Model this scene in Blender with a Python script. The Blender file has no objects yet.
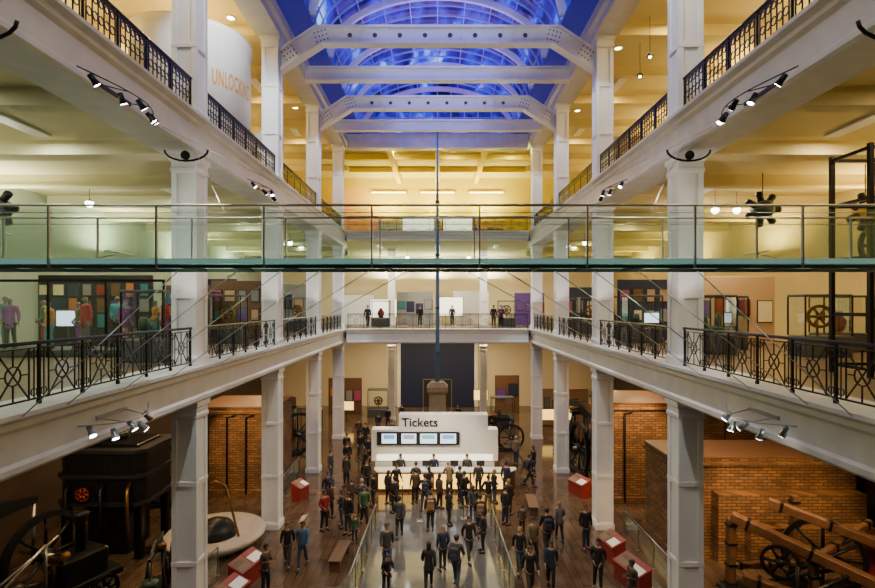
import bpy, math, random
from mathutils import Vector, Matrix
random.seed(11)
scene=bpy.context.scene
COL=scene.collection
B=7.6; EYE=9.76
LA=1.85; LS=1.45
# ------------------------------------------------------------ materials
def setin(b,n,v):
    if n in b.inputs: b.inputs[n].default_value=v
def mat(name,c,rough=.5,metal=0.,emit=0.,ec=None,noise=0.,scale=4.,bump=0.):
    m=bpy.data.materials.new(name); m.use_nodes=True
    nt=m.node_tree; b=nt.nodes['Principled BSDF']
    setin(b,'Base Color',(*c,1)); setin(b,'Roughness',rough); setin(b,'Metallic',metal)
    if emit>0:
        setin(b,'Emission Color',(*(ec or c),1)); setin(b,'Emission Strength',emit)
    if noise>0 or bump>0:
        tc=nt.nodes.new('ShaderNodeNewGeometry')
        nz=nt.nodes.new('ShaderNodeTexNoise'); nz.inputs['Scale'].default_value=scale; nz.inputs['Detail'].default_value=5
        nt.links.new(tc.outputs['Position'],nz.inputs['Vector'])
        if noise>0:
            mx=nt.nodes.new('ShaderNodeMix'); mx.data_type='RGBA'
            mx.inputs['A'].default_value=(*[x*(1-noise) for x in c],1)
            mx.inputs['B'].default_value=(*[min(1,x*(1+noise)) for x in c],1)
            nt.links.new(nz.outputs['Fac'],mx.inputs['Factor'])
            nt.links.new(mx.outputs['Result'],b.inputs['Base Color'])
        if bump>0:
            bp=nt.nodes.new('ShaderNodeBump'); bp.inputs['Strength'].default_value=bump
            nt.links.new(nz.outputs['Fac'],bp.inputs['Height']); nt.links.new(bp.outputs['Normal'],b.inputs['Normal'])
    return m
def brick_mat(name,c1,c2,mortar,bw,bh,ms,vertical=True,rough=.8,bias=0.,mul=.5):
    m=bpy.data.materials.new(name); m.use_nodes=True
    nt=m.node_tree; b=nt.nodes['Principled BSDF']; b.inputs['Roughness'].default_value=rough
    g=nt.nodes.new('ShaderNodeNewGeometry'); s=nt.nodes.new('ShaderNodeSeparateXYZ'); cb=nt.nodes.new('ShaderNodeCombineXYZ')
    nt.links.new(g.outputs['Position'],s.inputs[0])
    if vertical:
        a=nt.nodes.new('ShaderNodeMath'); a.operation='ADD'
        nt.links.new(s.outputs['X'],a.inputs[0]); nt.links.new(s.outputs['Y'],a.inputs[1])
        nt.links.new(a.outputs[0],cb.inputs['X']); nt.links.new(s.outputs['Z'],cb.inputs['Y'])
    else:
        nt.links.new(s.outputs['Y'],cb.inputs['X']); nt.links.new(s.outputs['X'],cb.inputs['Y'])
    br=nt.nodes.new('ShaderNodeTexBrick')
    br.inputs['Color1'].default_value=(*c1,1); br.inputs['Color2'].default_value=(*c2,1); br.inputs['Mortar'].default_value=(*mortar,1)
    br.inputs['Scale'].default_value=1; br.inputs['Brick Width'].default_value=bw; br.inputs['Row Height'].default_value=bh
    br.inputs['Mortar Size'].default_value=ms; br.inputs['Bias'].default_value=bias
    nt.links.new(cb.outputs[0],br.inputs['Vector'])
    nz=nt.nodes.new('ShaderNodeTexNoise'); nz.inputs['Scale'].default_value=1.3; nz.inputs['Detail'].default_value=6
    nt.links.new(g.outputs['Position'],nz.inputs['Vector'])
    mx=nt.nodes.new('ShaderNodeMix'); mx.data_type='RGBA'; mx.blend_type='MULTIPLY'; mx.inputs['Factor'].default_value=mul
    nt.links.new(br.outputs['Color'],mx.inputs['A']); nt.links.new(nz.outputs['Fac'],mx.inputs['B'])
    nt.links.new(mx.outputs['Result'],b.inputs['Base Color'])
    return m
def glass_mat(name,tint=(.8,.93,.88),refl=.12,gc=(.9,1,.96)):
    m=bpy.data.materials.new(name); m.use_nodes=True
    nt=m.node_tree; nt.nodes.clear()
    o=nt.nodes.new('ShaderNodeOutputMaterial'); t=nt.nodes.new('ShaderNodeBsdfTransparent'); g=nt.nodes.new('ShaderNodeBsdfGlossy')
    t.inputs['Color'].default_value=(*tint,1); g.inputs['Roughness'].default_value=.03; g.inputs['Color'].default_value=(*gc,1)
    lw=nt.nodes.new('ShaderNodeLayerWeight'); lw.inputs['Blend'].default_value=.35
    ml=nt.nodes.new('ShaderNodeMath'); ml.operation='MULTIPLY_ADD'; ml.inputs[1].default_value=.35; ml.inputs[2].default_value=refl
    mx=nt.nodes.new('ShaderNodeMixShader')
    nt.links.new(lw.outputs['Fresnel'],ml.inputs[0]); nt.links.new(ml.outputs[0],mx.inputs[0])
    nt.links.new(t.outputs[0],mx.inputs[1]); nt.links.new(g.outputs[0],mx.inputs[2]); nt.links.new(mx.outputs[0],o.inputs[0])
    return m
M_white=mat('white_paint',(.78,.77,.75),.45,noise=.08,scale=1.5)
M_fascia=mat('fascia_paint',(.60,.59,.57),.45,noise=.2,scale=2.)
M_cream=mat('cream_wall',(.64,.52,.24),.8,noise=.15,scale=.6)
M_creamceil=mat('cream_ceiling',(.64,.53,.24),.8,noise=.12,scale=.5)
M_ceilgreen=mat('pale_green_ceiling',(.58,.54,.34),.8,noise=.12,scale=.5)
M_greenwall=mat('pale_green_wall',(.40,.47,.37),.8,noise=.16,scale=.6)
M_yellow=mat('yellow_wall',(.80,.62,.03),.8,noise=.1,scale=.5)
M_palewall=mat('pale_cream_wall',(.72,.63,.42),.8,noise=.1,scale=.5)
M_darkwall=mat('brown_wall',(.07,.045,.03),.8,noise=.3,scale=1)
M_navy=mat('navy_panel',(.012,.018,.06),.5)
M_iron=mat('black_iron',(.010,.010,.011),.35,.6)
M_iron2=mat('dark_machine_iron',(.018,.020,.022),.38,.6,noise=.4,scale=6)
M_steel=mat('brushed_steel',(.36,.38,.39),.3,.9)
M_brass=mat('brass',(.26,.14,.045),.4,.9)
M_green=mat('green_machine_paint',(.03,.09,.06),.4)
M_red=mat('red_paint',(.22,.025,.012),.45)
M_redp=mat('red_panel',(.22,.018,.013),.5)
M_timber=mat('weathered_timber',(.13,.06,.026),.6,noise=.6,scale=5,bump=.3)
M_wood=mat('brown_wood',(.12,.06,.03),.5,noise=.3,scale=8)
M_stone=mat('brown_stone',(.18,.13,.08),.7,noise=.25,scale=4)
M_brick=brick_mat('brick',(.46,.22,.075),(.22,.10,.036),(.08,.055,.035),.36,.12,.018,mul=.9)
M_floor=brick_mat('timber_floor',(.20,.13,.08),(.155,.10,.06),(.07,.045,.028),1.8,.3,.008,False,.1,mul=.8)
M_gfloor=brick_mat('gallery_floor',(.2,.13,.08),(.15,.1,.06),(.06,.04,.03),1.2,.6,.01,False,.35)
M_mat=mat('grey_stone_path',(.11,.112,.115),.08,noise=.45,scale=2)
M_glass=glass_mat('clear_glass',(.95,.98,.97),.03)
M_bglass=glass_mat('green_tinted_glass',(.93,.98,.965),.06,(.85,1,.97))
M_deck=glass_mat('green_deck_glass',(.65,.86,.78),.06)
M_gedge=mat('green_glass_edge',(.35,.58,.53),.2,emit=.16,ec=(.4,.85,.75))  # slight emission paints a teal glow into the glass edge
M_lamp=mat('lamp_glow',(1,.85,.6),.5,emit=25,ec=(1,.78,.45))
M_lampw=mat('lamp_glow_white',(1,.95,.85),.5,emit=28,ec=(1,.92,.78))
M_glowy=mat('yellow_glow_panel',(.6,.4,.1),.5,emit=2.8,ec=(1,.58,.11))
M_glowstrip=mat('yellow_glow_strip',(.6,.4,.1),.5,emit=14,ec=(1,.78,.2))
M_gloww=mat('white_glow_panel',(.8,.75,.65),.5,emit=2.2,ec=(1,.90,.70))
M_screen=mat('screen_glow',(.4,.5,.6),.3,emit=1.7,ec=(.66,.84,1))
M_screenb=mat('screen_blue',(.1,.3,.7),.3,emit=.9,ec=(.2,.45,.75))
M_sr=mat('screen_teal',(.1,.5,.5),.3,emit=.8,ec=(.25,.5,.6))
M_sred=mat('screen_grey',(.3,.3,.35),.3,emit=.7,ec=(.4,.42,.5))
M_bodyw=mat('white_laminate',(.79,.79,.78),.35)
M_black=mat('matt_black',(.012,.012,.014),.6)
M_text=mat('dark_lettering',(.006,.006,.01),.6)
M_gold=mat('gold_lettering',(.50,.22,.015),.4)
M_blueframe=mat('blue_tinted_frame',(.38,.42,.72),.5)  # white glazing bars, with the blue roof light put into their colour
M_cove=mat('blue_cove_panel',(.01,.015,.15),.5,emit=.16,ec=(.03,.015,.9))  # weak blue emission stands in for light on the cove
M_dgrey=mat('dark_grey_paint',(.06,.065,.07),.5)
M_mast=mat('blue_mast',(.10,.20,.42),.4,.3)
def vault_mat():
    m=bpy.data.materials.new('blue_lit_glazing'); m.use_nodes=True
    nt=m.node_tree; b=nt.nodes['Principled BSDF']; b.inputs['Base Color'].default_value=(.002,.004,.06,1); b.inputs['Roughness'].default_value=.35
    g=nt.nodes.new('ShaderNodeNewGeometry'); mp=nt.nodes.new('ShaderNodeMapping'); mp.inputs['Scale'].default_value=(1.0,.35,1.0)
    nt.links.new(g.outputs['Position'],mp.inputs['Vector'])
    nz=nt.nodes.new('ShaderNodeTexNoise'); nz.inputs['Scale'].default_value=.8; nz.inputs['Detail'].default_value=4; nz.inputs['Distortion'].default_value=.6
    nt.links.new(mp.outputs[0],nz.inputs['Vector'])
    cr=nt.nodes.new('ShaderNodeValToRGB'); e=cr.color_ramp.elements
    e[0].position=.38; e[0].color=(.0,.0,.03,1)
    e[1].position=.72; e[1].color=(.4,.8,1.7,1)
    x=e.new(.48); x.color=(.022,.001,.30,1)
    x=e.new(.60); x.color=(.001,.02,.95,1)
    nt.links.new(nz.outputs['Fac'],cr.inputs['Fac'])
    nt.links.new(cr.outputs['Color'],b.inputs['Emission Color']); b.inputs['Emission Strength'].default_value=1.15  # emission ramp paints blue light and pale streaks onto the glazing
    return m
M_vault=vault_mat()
# ------------------------------------------------------------ mesh builder
def axM(p,axis):
    return Matrix.Translation(Vector(p)) @ Vector(axis).to_track_quat('Z','Y').to_matrix().to_4x4()
class MB:
    def __init__(s): s.v=[];s.f=[];s.m=[];s.s=[]
    def add(s,vs,fs,mi=0,M=None,smooth=False):
        o=len(s.v)
        for v in vs: s.v.append(tuple(M@Vector(v)) if M is not None else tuple(v))
        for f in fs: s.f.append([i+o for i in f]); s.m.append(mi); s.s.append(smooth)
        return s
    def box(s,x0,x1,y0,y1,z0,z1,mi=0,M=None):
        v=[(x0,y0,z0),(x1,y0,z0),(x1,y1,z0),(x0,y1,z0),(x0,y0,z1),(x1,y0,z1),(x1,y1,z1),(x0,y1,z1)]
        return s.add(v,[(3,2,1,0),(4,5,6,7),(0,1,5,4),(1,2,6,5),(2,3,7,6),(3,0,4,7)],mi,M)
    def cb(s,c,d,mi=0,M=None):
        return s.box(c[0]-d[0]/2,c[0]+d[0]/2,c[1]-d[1]/2,c[1]+d[1]/2,c[2]-d[2]/2,c[2]+d[2]/2,mi,M)
    def bbox(s,c,d,b=.02,mi=0,M=None):
        x,y,z=[k/2 for k in d]; b=min(b,x*.45,y*.45,z*.45); pr=[(x-b,y),(x,y-b),(x,-y+b),(x-b,-y),(-x+b,-y),(-x,-y+b),(-x,y-b),(-x+b,y)]
        sc=lambda q,k:(q[0]-math.copysign(k,q[0]),q[1]-math.copysign(k,q[1]))
        rings=[([sc(q,b) for q in pr],-z),(pr,-z+b),(pr,z-b),([sc(q,b) for q in pr],z)]
        v=[(c[0]+q[0],c[1]+q[1],c[2]+zz) for r,zz in rings for q in r]; f=[]
        for k in range(3):
            for i in range(8): j=(i+1)%8; f.append((k*8+j,k*8+i,(k+1)*8+i,(k+1)*8+j))
        f.append(tuple(range(8))); f.append(tuple(reversed(range(24,32))))
        return s.add(v,f,mi,M)
    def tube(s,pts,r,n=6,mi=0,closed=False,smooth=True):
        P=[Vector(p) for p in pts]; k=len(P); R=r if isinstance(r,(list,tuple)) else [r]*k
        vs=[];up=None
        for i,p in enumerate(P):
            if closed: t=(P[(i+1)%k]-P[i-1])
            else: t=(P[min(i+1,k-1)]-P[max(i-1,0)])
            t.normalize()
            if up is None:
                up=Vector((0,0,1)) if abs(t.z)<.9 else Vector((0,1,0))
            a=t.cross(up); 
            if a.length<1e-4: a=t.cross(Vector((1,0,0)))
            a.normalize(); b=a.cross(t).normalized(); up=b
            for j in range(n):
                th=2*math.pi*(j+.5)/n; vs.append(p+a*math.cos(th)*R[i]+b*math.sin(th)*R[i])
        f=[]
        for i in range(k if closed else k-1):
            for j in range(n):
                q=(j+1)%n; i2=(i+1)%k
                f.append((i*n+j,i*n+q,i2*n+q,i2*n+j))
        if not closed: f.append(tuple(range(n))); f.append(tuple(reversed(range((k-1)*n,k*n))))
        return s.add(vs,f,mi,None,smooth and n>4)
    def lathe(s,prof,n=24,mi=0,M=None,closed=False,smooth=True,cap=True):
        vs=[];k=len(prof)
        for r,z in prof:
            for j in range(n):
                th=2*math.pi*j/n; vs.append((r*math.cos(th),r*math.sin(th),z))
        f=[]
        for i in range(k if closed else k-1):
            for j in range(n):
                q=(j+1)%n;i2=(i+1)%k
                f.append((i*n+j,i*n+q,i2*n+q,i2*n+j))
        if not closed and cap:
            f.append(tuple(reversed(range(n)))); f.append(tuple(range((k-1)*n,k*n)))
        return s.add(vs,f,mi,M,smooth)
    def sq(s,prof,mi=0,M=None):
        vs=[];k=len(prof)
        for r,z in prof: vs+=[(r,r,z),(-r,r,z),(-r,-r,z),(r,-r,z)]
        f=[]
        for i in range(k-1):
            for j in range(4):
                q=(j+1)%4; f.append((i*4+j,i*4+q,(i+1)*4+q,(i+1)*4+j))
        f.append((3,2,1,0)); f.append(tuple(range((k-1)*4,k*4)))
        return s.add(vs,f,mi,M)
    def sphere(s,c,r,n=12,m=8,mi=0):
        if not isinstance(r,(tuple,list)): r=(r,r,r)
        vs=[(c[0],c[1],c[2]-r[2])]
        for i in range(1,m):
            ph=-math.pi/2+math.pi*i/m
            for j in range(n):
                th=2*math.pi*j/n
                vs.append((c[0]+r[0]*math.cos(ph)*math.cos(th),c[1]+r[1]*math.cos(ph)*math.sin(th),c[2]+r[2]*math.sin(ph)))
        vs.append((c[0],c[1],c[2]+r[2])); f=[]
        for j in range(n): f.append((0,1+(j+1)%n,1+j))
        for i in range(m-2):
            for j in range(n): q=(j+1)%n; f.append((1+i*n+j,1+i*n+q,1+(i+1)*n+q,1+(i+1)*n+j))
        e=len(vs)-1
        for j in range(n): f.append((1+(m-2)*n+j,1+(m-2)*n+(j+1)%n,e))
        return s.add(vs,f,mi,None,True)
    def prism(s,pts,axis,a,b,mi=0,M=None):
        n=len(pts)
        def mk(p,t):
            if axis=='x': return (t,p[0],p[1])
            if axis=='y': return (p[0],t,p[1])
            return (p[0],p[1],t)
        vs=[mk(p,a) for p in pts]+[mk(p,b) for p in pts]
        f=[tuple(range(n)),tuple(reversed(range(n,2*n)))]+[((i+1)%n,i,n+i,n+(i+1)%n) for i in range(n)]
        return s.add(vs,f,mi,M)
    def wheel(s,c,axis,R,w=.2,rim=.15,spokes=8,mi=0,hub=.25):
        M=axM(c,axis)
        s.lathe([(R-rim,-w/2),(R,-w/2),(R,w/2),(R-rim,w/2)],36,mi,M,closed=True,smooth=False)
        s.lathe([(hub,-w*.7),(hub,w*.7)],16,mi,M)
        for i in range(spokes):
            th=2*math.pi*i/spokes
            p=M@Vector((hub*.8*math.cos(th),hub*.8*math.sin(th),0)); q=M@Vector(((R-rim*.7)*math.cos(th),(R-rim*.7)*math.sin(th),0))
            s.tube([p,q],[.06,.045],6,mi)
        return s
    def mesh(s,me,mi=0,smooth=True):
        return s.add([v.co[:] for v in me.vertices],[tuple(p.vertices) for p in me.polygons],mi,None,smooth)
    def build(s,name):
        me=bpy.data.meshes.new(name); me.from_pydata(s.v,[],s.f); me.update()
        me.polygons.foreach_set('material_index',s.m); me.polygons.foreach_set('use_smooth',s.s)
        import bmesh
        b=bmesh.new(); b.from_mesh(me); bmesh.ops.recalc_face_normals(b,faces=b.faces); b.to_mesh(me); b.free()
        return me
def ob(name,data,mats=None,parent=None,loc=(0,0,0),rot=(0,0,0),scale=None,label=None,cat=None,group=None,kind=None):
    if isinstance(data,MB): data=data.build(name)
    if data is not None and mats is not None and len(data.materials)==0:
        for m in (mats if isinstance(mats,(list,tuple)) else [mats]): data.materials.append(m)
    o=bpy.data.objects.new(name,data); COL.objects.link(o)
    o.location=loc; o.rotation_euler=rot
    if scale is not None: o.scale=scale if isinstance(scale,(tuple,list)) else (scale,)*3
    if parent: o.parent=parent
    if label: o['label']=label
    if cat: o['category']=cat
    if group: o['group']=group
    if kind: o['kind']=kind
    return o
def empty(name,loc,label,cat,group=None,rot=(0,0,0),scale=None):
    o=ob(name,None,None,None,loc,rot,scale,label,cat,group); o.empty_display_size=.3; return o
def copy_thing(root,loc,rot=None,scale=None,label=None):
    def rec(o,par):
        c=o.copy(); COL.objects.link(c)
        if par is not None: c.parent=par
        for ch in list(o.children):
            rec(ch,c)
        return c
    c=rec(root,None); c.location=loc
    if rot is not None: c.rotation_euler=rot
    if scale is not None: c.scale=scale
    if label: c['label']=label
    return c
_tn=[0]
def struct(name,mb,mats,loc=(0,0,0)): return ob(name,mb,mats,loc=loc,kind='structure')
def trim(mb,mats,loc=(0,0,0)):
    _tn[0]+=1; return struct('trim_%d'%_tn[0],mb,mats,loc)
def text_mesh(s,size,ext=.01,spacing=1.0,offset=0.):
    cu=bpy.data.curves.new('t','FONT'); cu.body=s; cu.size=size; cu.extrude=ext; cu.space_character=spacing; cu.align_x='LEFT'; cu.offset=offset
    o=bpy.data.objects.new('t',cu); COL.objects.link(o)
    dg=bpy.context.evaluated_depsgraph_get(); me=bpy.data.meshes.new_from_object(o.evaluated_get(dg))
    bpy.data.objects.remove(o); me.materials.clear(); return me
def area(loc,rot,sx,sy,power,color=(1,.8,.55),spread=None):
    l=bpy.data.lights.new('area_light','AREA'); l.shape='RECTANGLE'; l.size=sx; l.size_y=sy; l.energy=power*LA; l.color=color
    if spread: l.spread=spread
    o=bpy.data.objects.new('area_light',l); COL.objects.link(o); o.location=loc; o.rotation_euler=rot; return o
def spot(loc,target,power,color=(1,.8,.55),angle=60,blend=.6,rad=.08):
    l=bpy.data.lights.new('spot_light','SPOT'); l.energy=power*LS; l.color=color; l.spot_size=math.radians(angle); l.spot_blend=blend; l.shadow_soft_size=rad
    o=bpy.data.objects.new('spot_light',l); COL.objects.link(o); o.location=loc
    o.rotation_euler=(Vector(target)-Vector(loc)).to_track_quat('-Z','Y').to_euler(); return o
# ------------------------------------------------------------ levels
Z1b,Z1=6.97,8.02
Z2b,Z2=14.07,15.16
ZC=22.0
WX=17.; YB=50.; Y0=3.
XI=6.75; XO=7.85; YE=38.
struct('floor',MB().box(-WX,WX,-3,YB,-.3,0),M_floor)
struct('floor_path',MB().box(-2.7,2.3,8,25.3,0,.012),M_mat)
for nm,(zb,zt,mt) in {'floor_gallery':(Z1-.6,Z1,M_gfloor),'floor_gallery_upper':(Z2-.6,Z2,M_gfloor)}.items():
    mb=MB()
    mb.box(-WX,-XO,Y0,YB,zb,zt); mb.box(XO,WX,Y0,YB,zb,zt); mb.box(-XO,XO,YE+.45,YB,zb,zt)
    struct(nm,mb,mt)
for nm,z,mt,mt2 in (('ceiling_ground',Z1-.62,M_stone,M_stone),('ceiling_gallery',Z2-.62,M_creamceil,M_ceilgreen)):
    mb=MB(); mb.box(-WX,-XO,Y0,YB,z-.03,z+.01,1); mb.box(XO,WX,Y0,YB,z-.03,z+.01); mb.box(-XO,XO,YE+.45,YB,z-.03,z+.01)
    struct(nm,mb,[mt,mt2])
mb=MB(); mb.box(-WX,-XO,Y0,YB,ZC,ZC+.2); mb.box(XO,WX,Y0,YB,ZC,ZC+.2); mb.box(-XO,XO,YE+.45,YB,ZC,ZC+.2)
struct('ceiling',mb,M_creamceil)
for sx,side in ((-1,'left'),(1,'right')):
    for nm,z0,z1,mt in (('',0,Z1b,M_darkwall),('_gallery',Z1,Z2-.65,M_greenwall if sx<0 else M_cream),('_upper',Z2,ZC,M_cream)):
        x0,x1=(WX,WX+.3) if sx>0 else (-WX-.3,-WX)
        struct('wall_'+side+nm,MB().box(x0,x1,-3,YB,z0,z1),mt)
struct('wall_back',MB().box(-WX,WX,YB,YB+.3,0,Z1b),M_palewall)
struct('wall_back_gallery',MB().box(-WX,WX,YB,YB+.3,Z1,Z2-.65),M_palewall)
struct('wall_back_upper',MB().box(-WX,WX,YB,YB+.3,Z2,ZC),M_yellow)
struct('wall_front',MB().box(-WX,WX,-3.3,-3,0,27),M_darkwall)
def fascia_profile(zb,zt):
    return [(XO,zb),(XI+.12,zb),(XI+.06,zb+.06),(XI+.06,zb+.16),(XI+.12,zb+.22),(XI+.12,zt-.34),(XI+.04,zt-.26),(XI+.04,zt-.16),(XI-.08,zt-.08),(XI-.08,zt),(XO,zt)]
for zb,zt in ((Z1b,Z1),(Z2b,Z2)):
    pr=fascia_profile(zb,zt)
    for sx in (-1,1):
        trim(MB().prism([(sx*p[0],p[1]) for p in pr],'y',Y0,YE+1.1),M_fascia)
    if zb>10: zb=zt-.62; pr=fascia_profile(zb,zt)
    pe=[(YE-.45+(p[0]-XI),p[1]) for p in pr]; pe=[(min(p[0],YE+.45),p[1]) for p in pe]
    trim(MB().prism(pe,'x',-XI+.12,XI-.12),M_white)
for sx in (-1,1):
    trim(MB().prism([(sx*XO,21.45),(sx*6.8,21.45),(sx*6.8,21.75),(sx*6.65,21.85),(sx*6.65,22.3),(sx*XO,22.3)],'y',Y0,YE+1),M_fascia)
trim(MB().box(-6.6,6.6,YE-.4,YE+.45,21.2,22.2),M_fascia)
ys=[B*k/2 for k in range(2,13)]
for zb,zt,mt in ((Z1b+.02,Z1-.65,M_stone),(Z2b+.02,Z2-.65,M_creamceil),(21.5,ZC,M_creamceil)):
    for y in ys:
        w=.28 if (round(y/B*2)%2==0) else .16
        for sx in (-1,1):
            a,b=sorted((sx*XO,sx*WX))
            trim(MB().prism([(y-w-.05,zb),(y+w+.05,zb),(y+w+.05,zb+.07),(y+w,zb+.07),(y+w,zt),(y-w,zt),(y-w,zb+.07),(y-w-.05,zb+.07)],'x',a,b),M_ceilgreen if (sx<0 and 14<zb<15) else mt)
for x in (-3.7,0,3.7): trim(MB().box(x-.2,x+.2,YE+.5,YB,21.5,ZC),M_yellow)
for y in (42,46): trim(MB().box(-XO,XO,y-.18,y+.18,21.54,ZC),M_yellow)
# ------------------------------------------------------------ columns
def column(H,label,group):
    r=empty('column',(0,0,0),label,'column',group)
    a,b,c=.36,.21,.32
    pr=[(a,a),(b,a),(b,c),(-b,c),(-b,a),(-a,a),(-a,b),(-c,b),(-c,-b),(-a,-b),(-a,-a),(-b,-a),(-b,-c),(b,-c),(b,-a),(a,-a),(a,-b),(c,-b),(c,b),(a,b)]
    ob('shaft',MB().prism(pr,'z',.3,H-.5),M_white,r)
    ob('base',MB().sq([(.40,0),(.40,.22),(.38,.26),(.365,.31)]),M_white,r)
    ob('capital',MB().sq([(.36,H-.51),(.385,H-.46),(.385,H-.38),(.365,H-.34),(.365,H-.2),(.42,H-.14),(.42,H)]),M_white,r)
    for z in (H*.33,H*.66):
        ob('band_plate',MB().sq([(.365,z-.07),(.37,z-.06),(.37,z+.06),(.365,z+.07)]),M_white,r)
    return r
for H,z,lb,gr in ((Z1b,0,'white painted square pier with recessed panels on the ground floor','ground floor piers'),
    (Z2b-Z1,Z1,'white painted square pier rising from the gallery railing','gallery piers'),
    (21.45-Z2,Z2,'tall white painted pier on the upper gallery edge','upper gallery piers')):
    proto=column(H,lb,gr); first=True
    for sx in (-1,1):
        for k in (2,3,4,5):
            p=(sx*7.28,B*k,z)
            if first: proto.location=p; first=False
            else: copy_thing(proto,p)
    for x in (-3.9,3.9) if z<15 else ():
        copy_thing(proto,(x,44.,z),scale=(.8,.8,(Z2-.65-Z1)/(Z2b-Z1) if z>0 else .91),label='slim cream pillar at the far end of the hall')
# ------------------------------------------------------------ roof trusses
def truss():
    r=empty('roof_truss',(0,0,0),'white riveted steel roof girder with angled knee ends','truss','roof girders')
    top=[(-6.85,20.95),(-5.35,21.95),(5.35,21.95),(6.85,20.95)]; bot=[(6.85,20.1),(5.05,21.25),(-5.05,21.25),(-6.85,20.1)]
    ob('web',MB().prism(top+bot,'y',-.1,.1),M_white,r)
    for pts in (top,list(reversed(bot))):
        mb=MB()
        for p,q in zip(pts,pts[1:]):
            d=Vector((q[0]-p[0],0,q[1]-p[1])); L=d.length; ang=math.atan2(d.z,d.x)
            M=Matrix.Translation(((p[0]+q[0])/2,0,(p[1]+q[1])/2))@Matrix.Rotation(-ang,4,'Y')
            mb.cb((0,0,0),(L+.06,.5,.09),0,M)
        ob('flange',mb,M_white,r)
    for sx in (-1,1):
        for M,d in ((Matrix.Translation((sx*5.1,0,21.55))@Matrix.Rotation(sx*.3,4,'Y'),(.8,.05,.6)),(Matrix.Translation((sx*6.5,0,20.8))@Matrix.Rotation(sx*.6,4,'Y'),(.6,.05,.75))):
            mb=MB().cb((0,-.14,0),d,0,M)
            for i in (-.25,-.08,.08,.25):
                for j in (-.2,0,.2): mb.sphere(M@Vector((i,-.17,j)),.035,6,4,1)
            ob('gusset_plate',mb,[M_white,M_dgrey],r)
    st=MB().cb((0,-.13,21.6),(.08,.06,.6)).build('stiffener'); st.materials.append(M_white)
    for i in range(-4,5): ob('stiffener',st,None,r,(i*1.1,0,0))
    op=MB().lathe([(.1,0),(.1,.02)],14,0,axM((0,-.105,21.6),(0,-1,0))).build('dark_web_disc'); op.materials.append(M_dgrey)  # dark disc painted for the shade in a web hole, nothing is cut
    for i in range(-4,4): ob('dark_web_disc',op,None,r,((i+.5)*1.1,0,0))
    return r
t=truss(); t.location=(0,3*B,0); copy_thing(t,(0,4*B,0)); 
def plainbeam():
    r=empty('roof_tie_beam',(0,0,0),'plain white steel tie beam across the hall','beam','roof tie beams')
    ob('web',MB().box(-6.8,6.8,-.08,.08,21.3,21.9),M_white,r)
    ob('flange',MB().box(-6.8,6.8,-.22,.22,21.88,21.97),M_white,r); ob('flange',MB().box(-6.8,6.8,-.22,.22,21.25,21.33),M_white,r); return r
t=plainbeam(); t.location=(0,3.5*B,0); copy_thing(t,(0,4.5*B,0)); copy_thing(t,(0,2.5*B,0))
VW,VZ,VH=5.7,22.5,3.3
def arc(t,rr=0): return ((VW+rr)*math.cos(t),VZ+(VH+rr)*math.sin(t))
NA=24
vs=[];f=[]
for y in (14,YE+.4):
    for i in range(NA+1):
        x,z=arc(math.pi*i/NA,.15); vs.append((x,y,z))
for i in range(NA): f.append((i,i+1,NA+2+i,NA+1+i))
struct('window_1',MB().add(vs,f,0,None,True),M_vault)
for sx in (-1,1):
    struct('ceiling_cove_'+('left' if sx<0 else 'right'),MB().prism([(sx*6.7,22.28),(sx*5.6,22.45),(sx*5.6,22.6),(sx*6.7,22.45)],'y',14,YE+.4),M_cove)
yy=19.0
while yy<YE+.3:
    heavy=(round((yy-19)/.95)%4==0)
    mb=MB(); w,h=(.18,.32) if heavy else (.05,.1)
    vs=[];f=[]
    for i in range(NA+1):
        t=math.pi*i/NA
        for rr in (0,-h):
            x,z=arc(t,rr)
            for dy in (-w/2,w/2): vs.append((x,dy,z))
    for i in range(NA):
        a=i*4;b=a+4
        f+=[(a,a+1,b+1,b),(a+1,a+3,b+3,b+1),(a+3,a+2,b+2,b+3),(a+2,a,b,b+2)]
    mb.add(vs,f,0,None,False)
    ob('roof_rib',mb,M_white if heavy else M_blueframe,loc=(0,yy,0),label='white curved main rib of the arched glass roof' if heavy else 'thin curved glazing rib of arched glass roof, blue light painted in',cat='roof rib',group='vault ribs')
    yy+=.95
for i in range(1,NA//2):
    t=math.pi*2*i/NA; x,z=arc(t,-.06)
    ob('roof_purlin',MB().tube([(0,-10,0),(0,9.7,0)],.04,4),M_blueframe,loc=(x,28.5,z),label='thin horizontal glazing bar along arched glass roof, blue light painted in',cat='roof bar',group='vault purlins')
mb=MB(); pts=[arc(math.pi*i/NA,.1) for i in range(NA+1)]
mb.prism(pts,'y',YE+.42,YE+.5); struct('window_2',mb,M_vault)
mb=MB()
for i in range(-5,6):
    x=i; z=VZ+VH*math.sqrt(max(0,1-(x/VW)**2)); mb.box(x-.04,x+.04,YE+.34,YE+.42,VZ-.3,z)
mb.box(-VW,VW,YE+.34,YE+.42,23.6,23.68); mb.box(-6.6,6.6,YE+.3,YE+.45,22.2,22.5)
trim(mb,M_blueframe)
r=empty('roof_vent',(0,24.2,25.3),'dark grey louvred ventilation box at roof crown','roof vent')
ob('housing',MB().bbox((0,0,0),(1.9,1.6,.5),.05),M_dgrey,r)
for i in range(5): ob('louvre',MB().cb((0,-.82,-.18+.09*i),(1.7,.04,.03)),M_steel,r)
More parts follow.
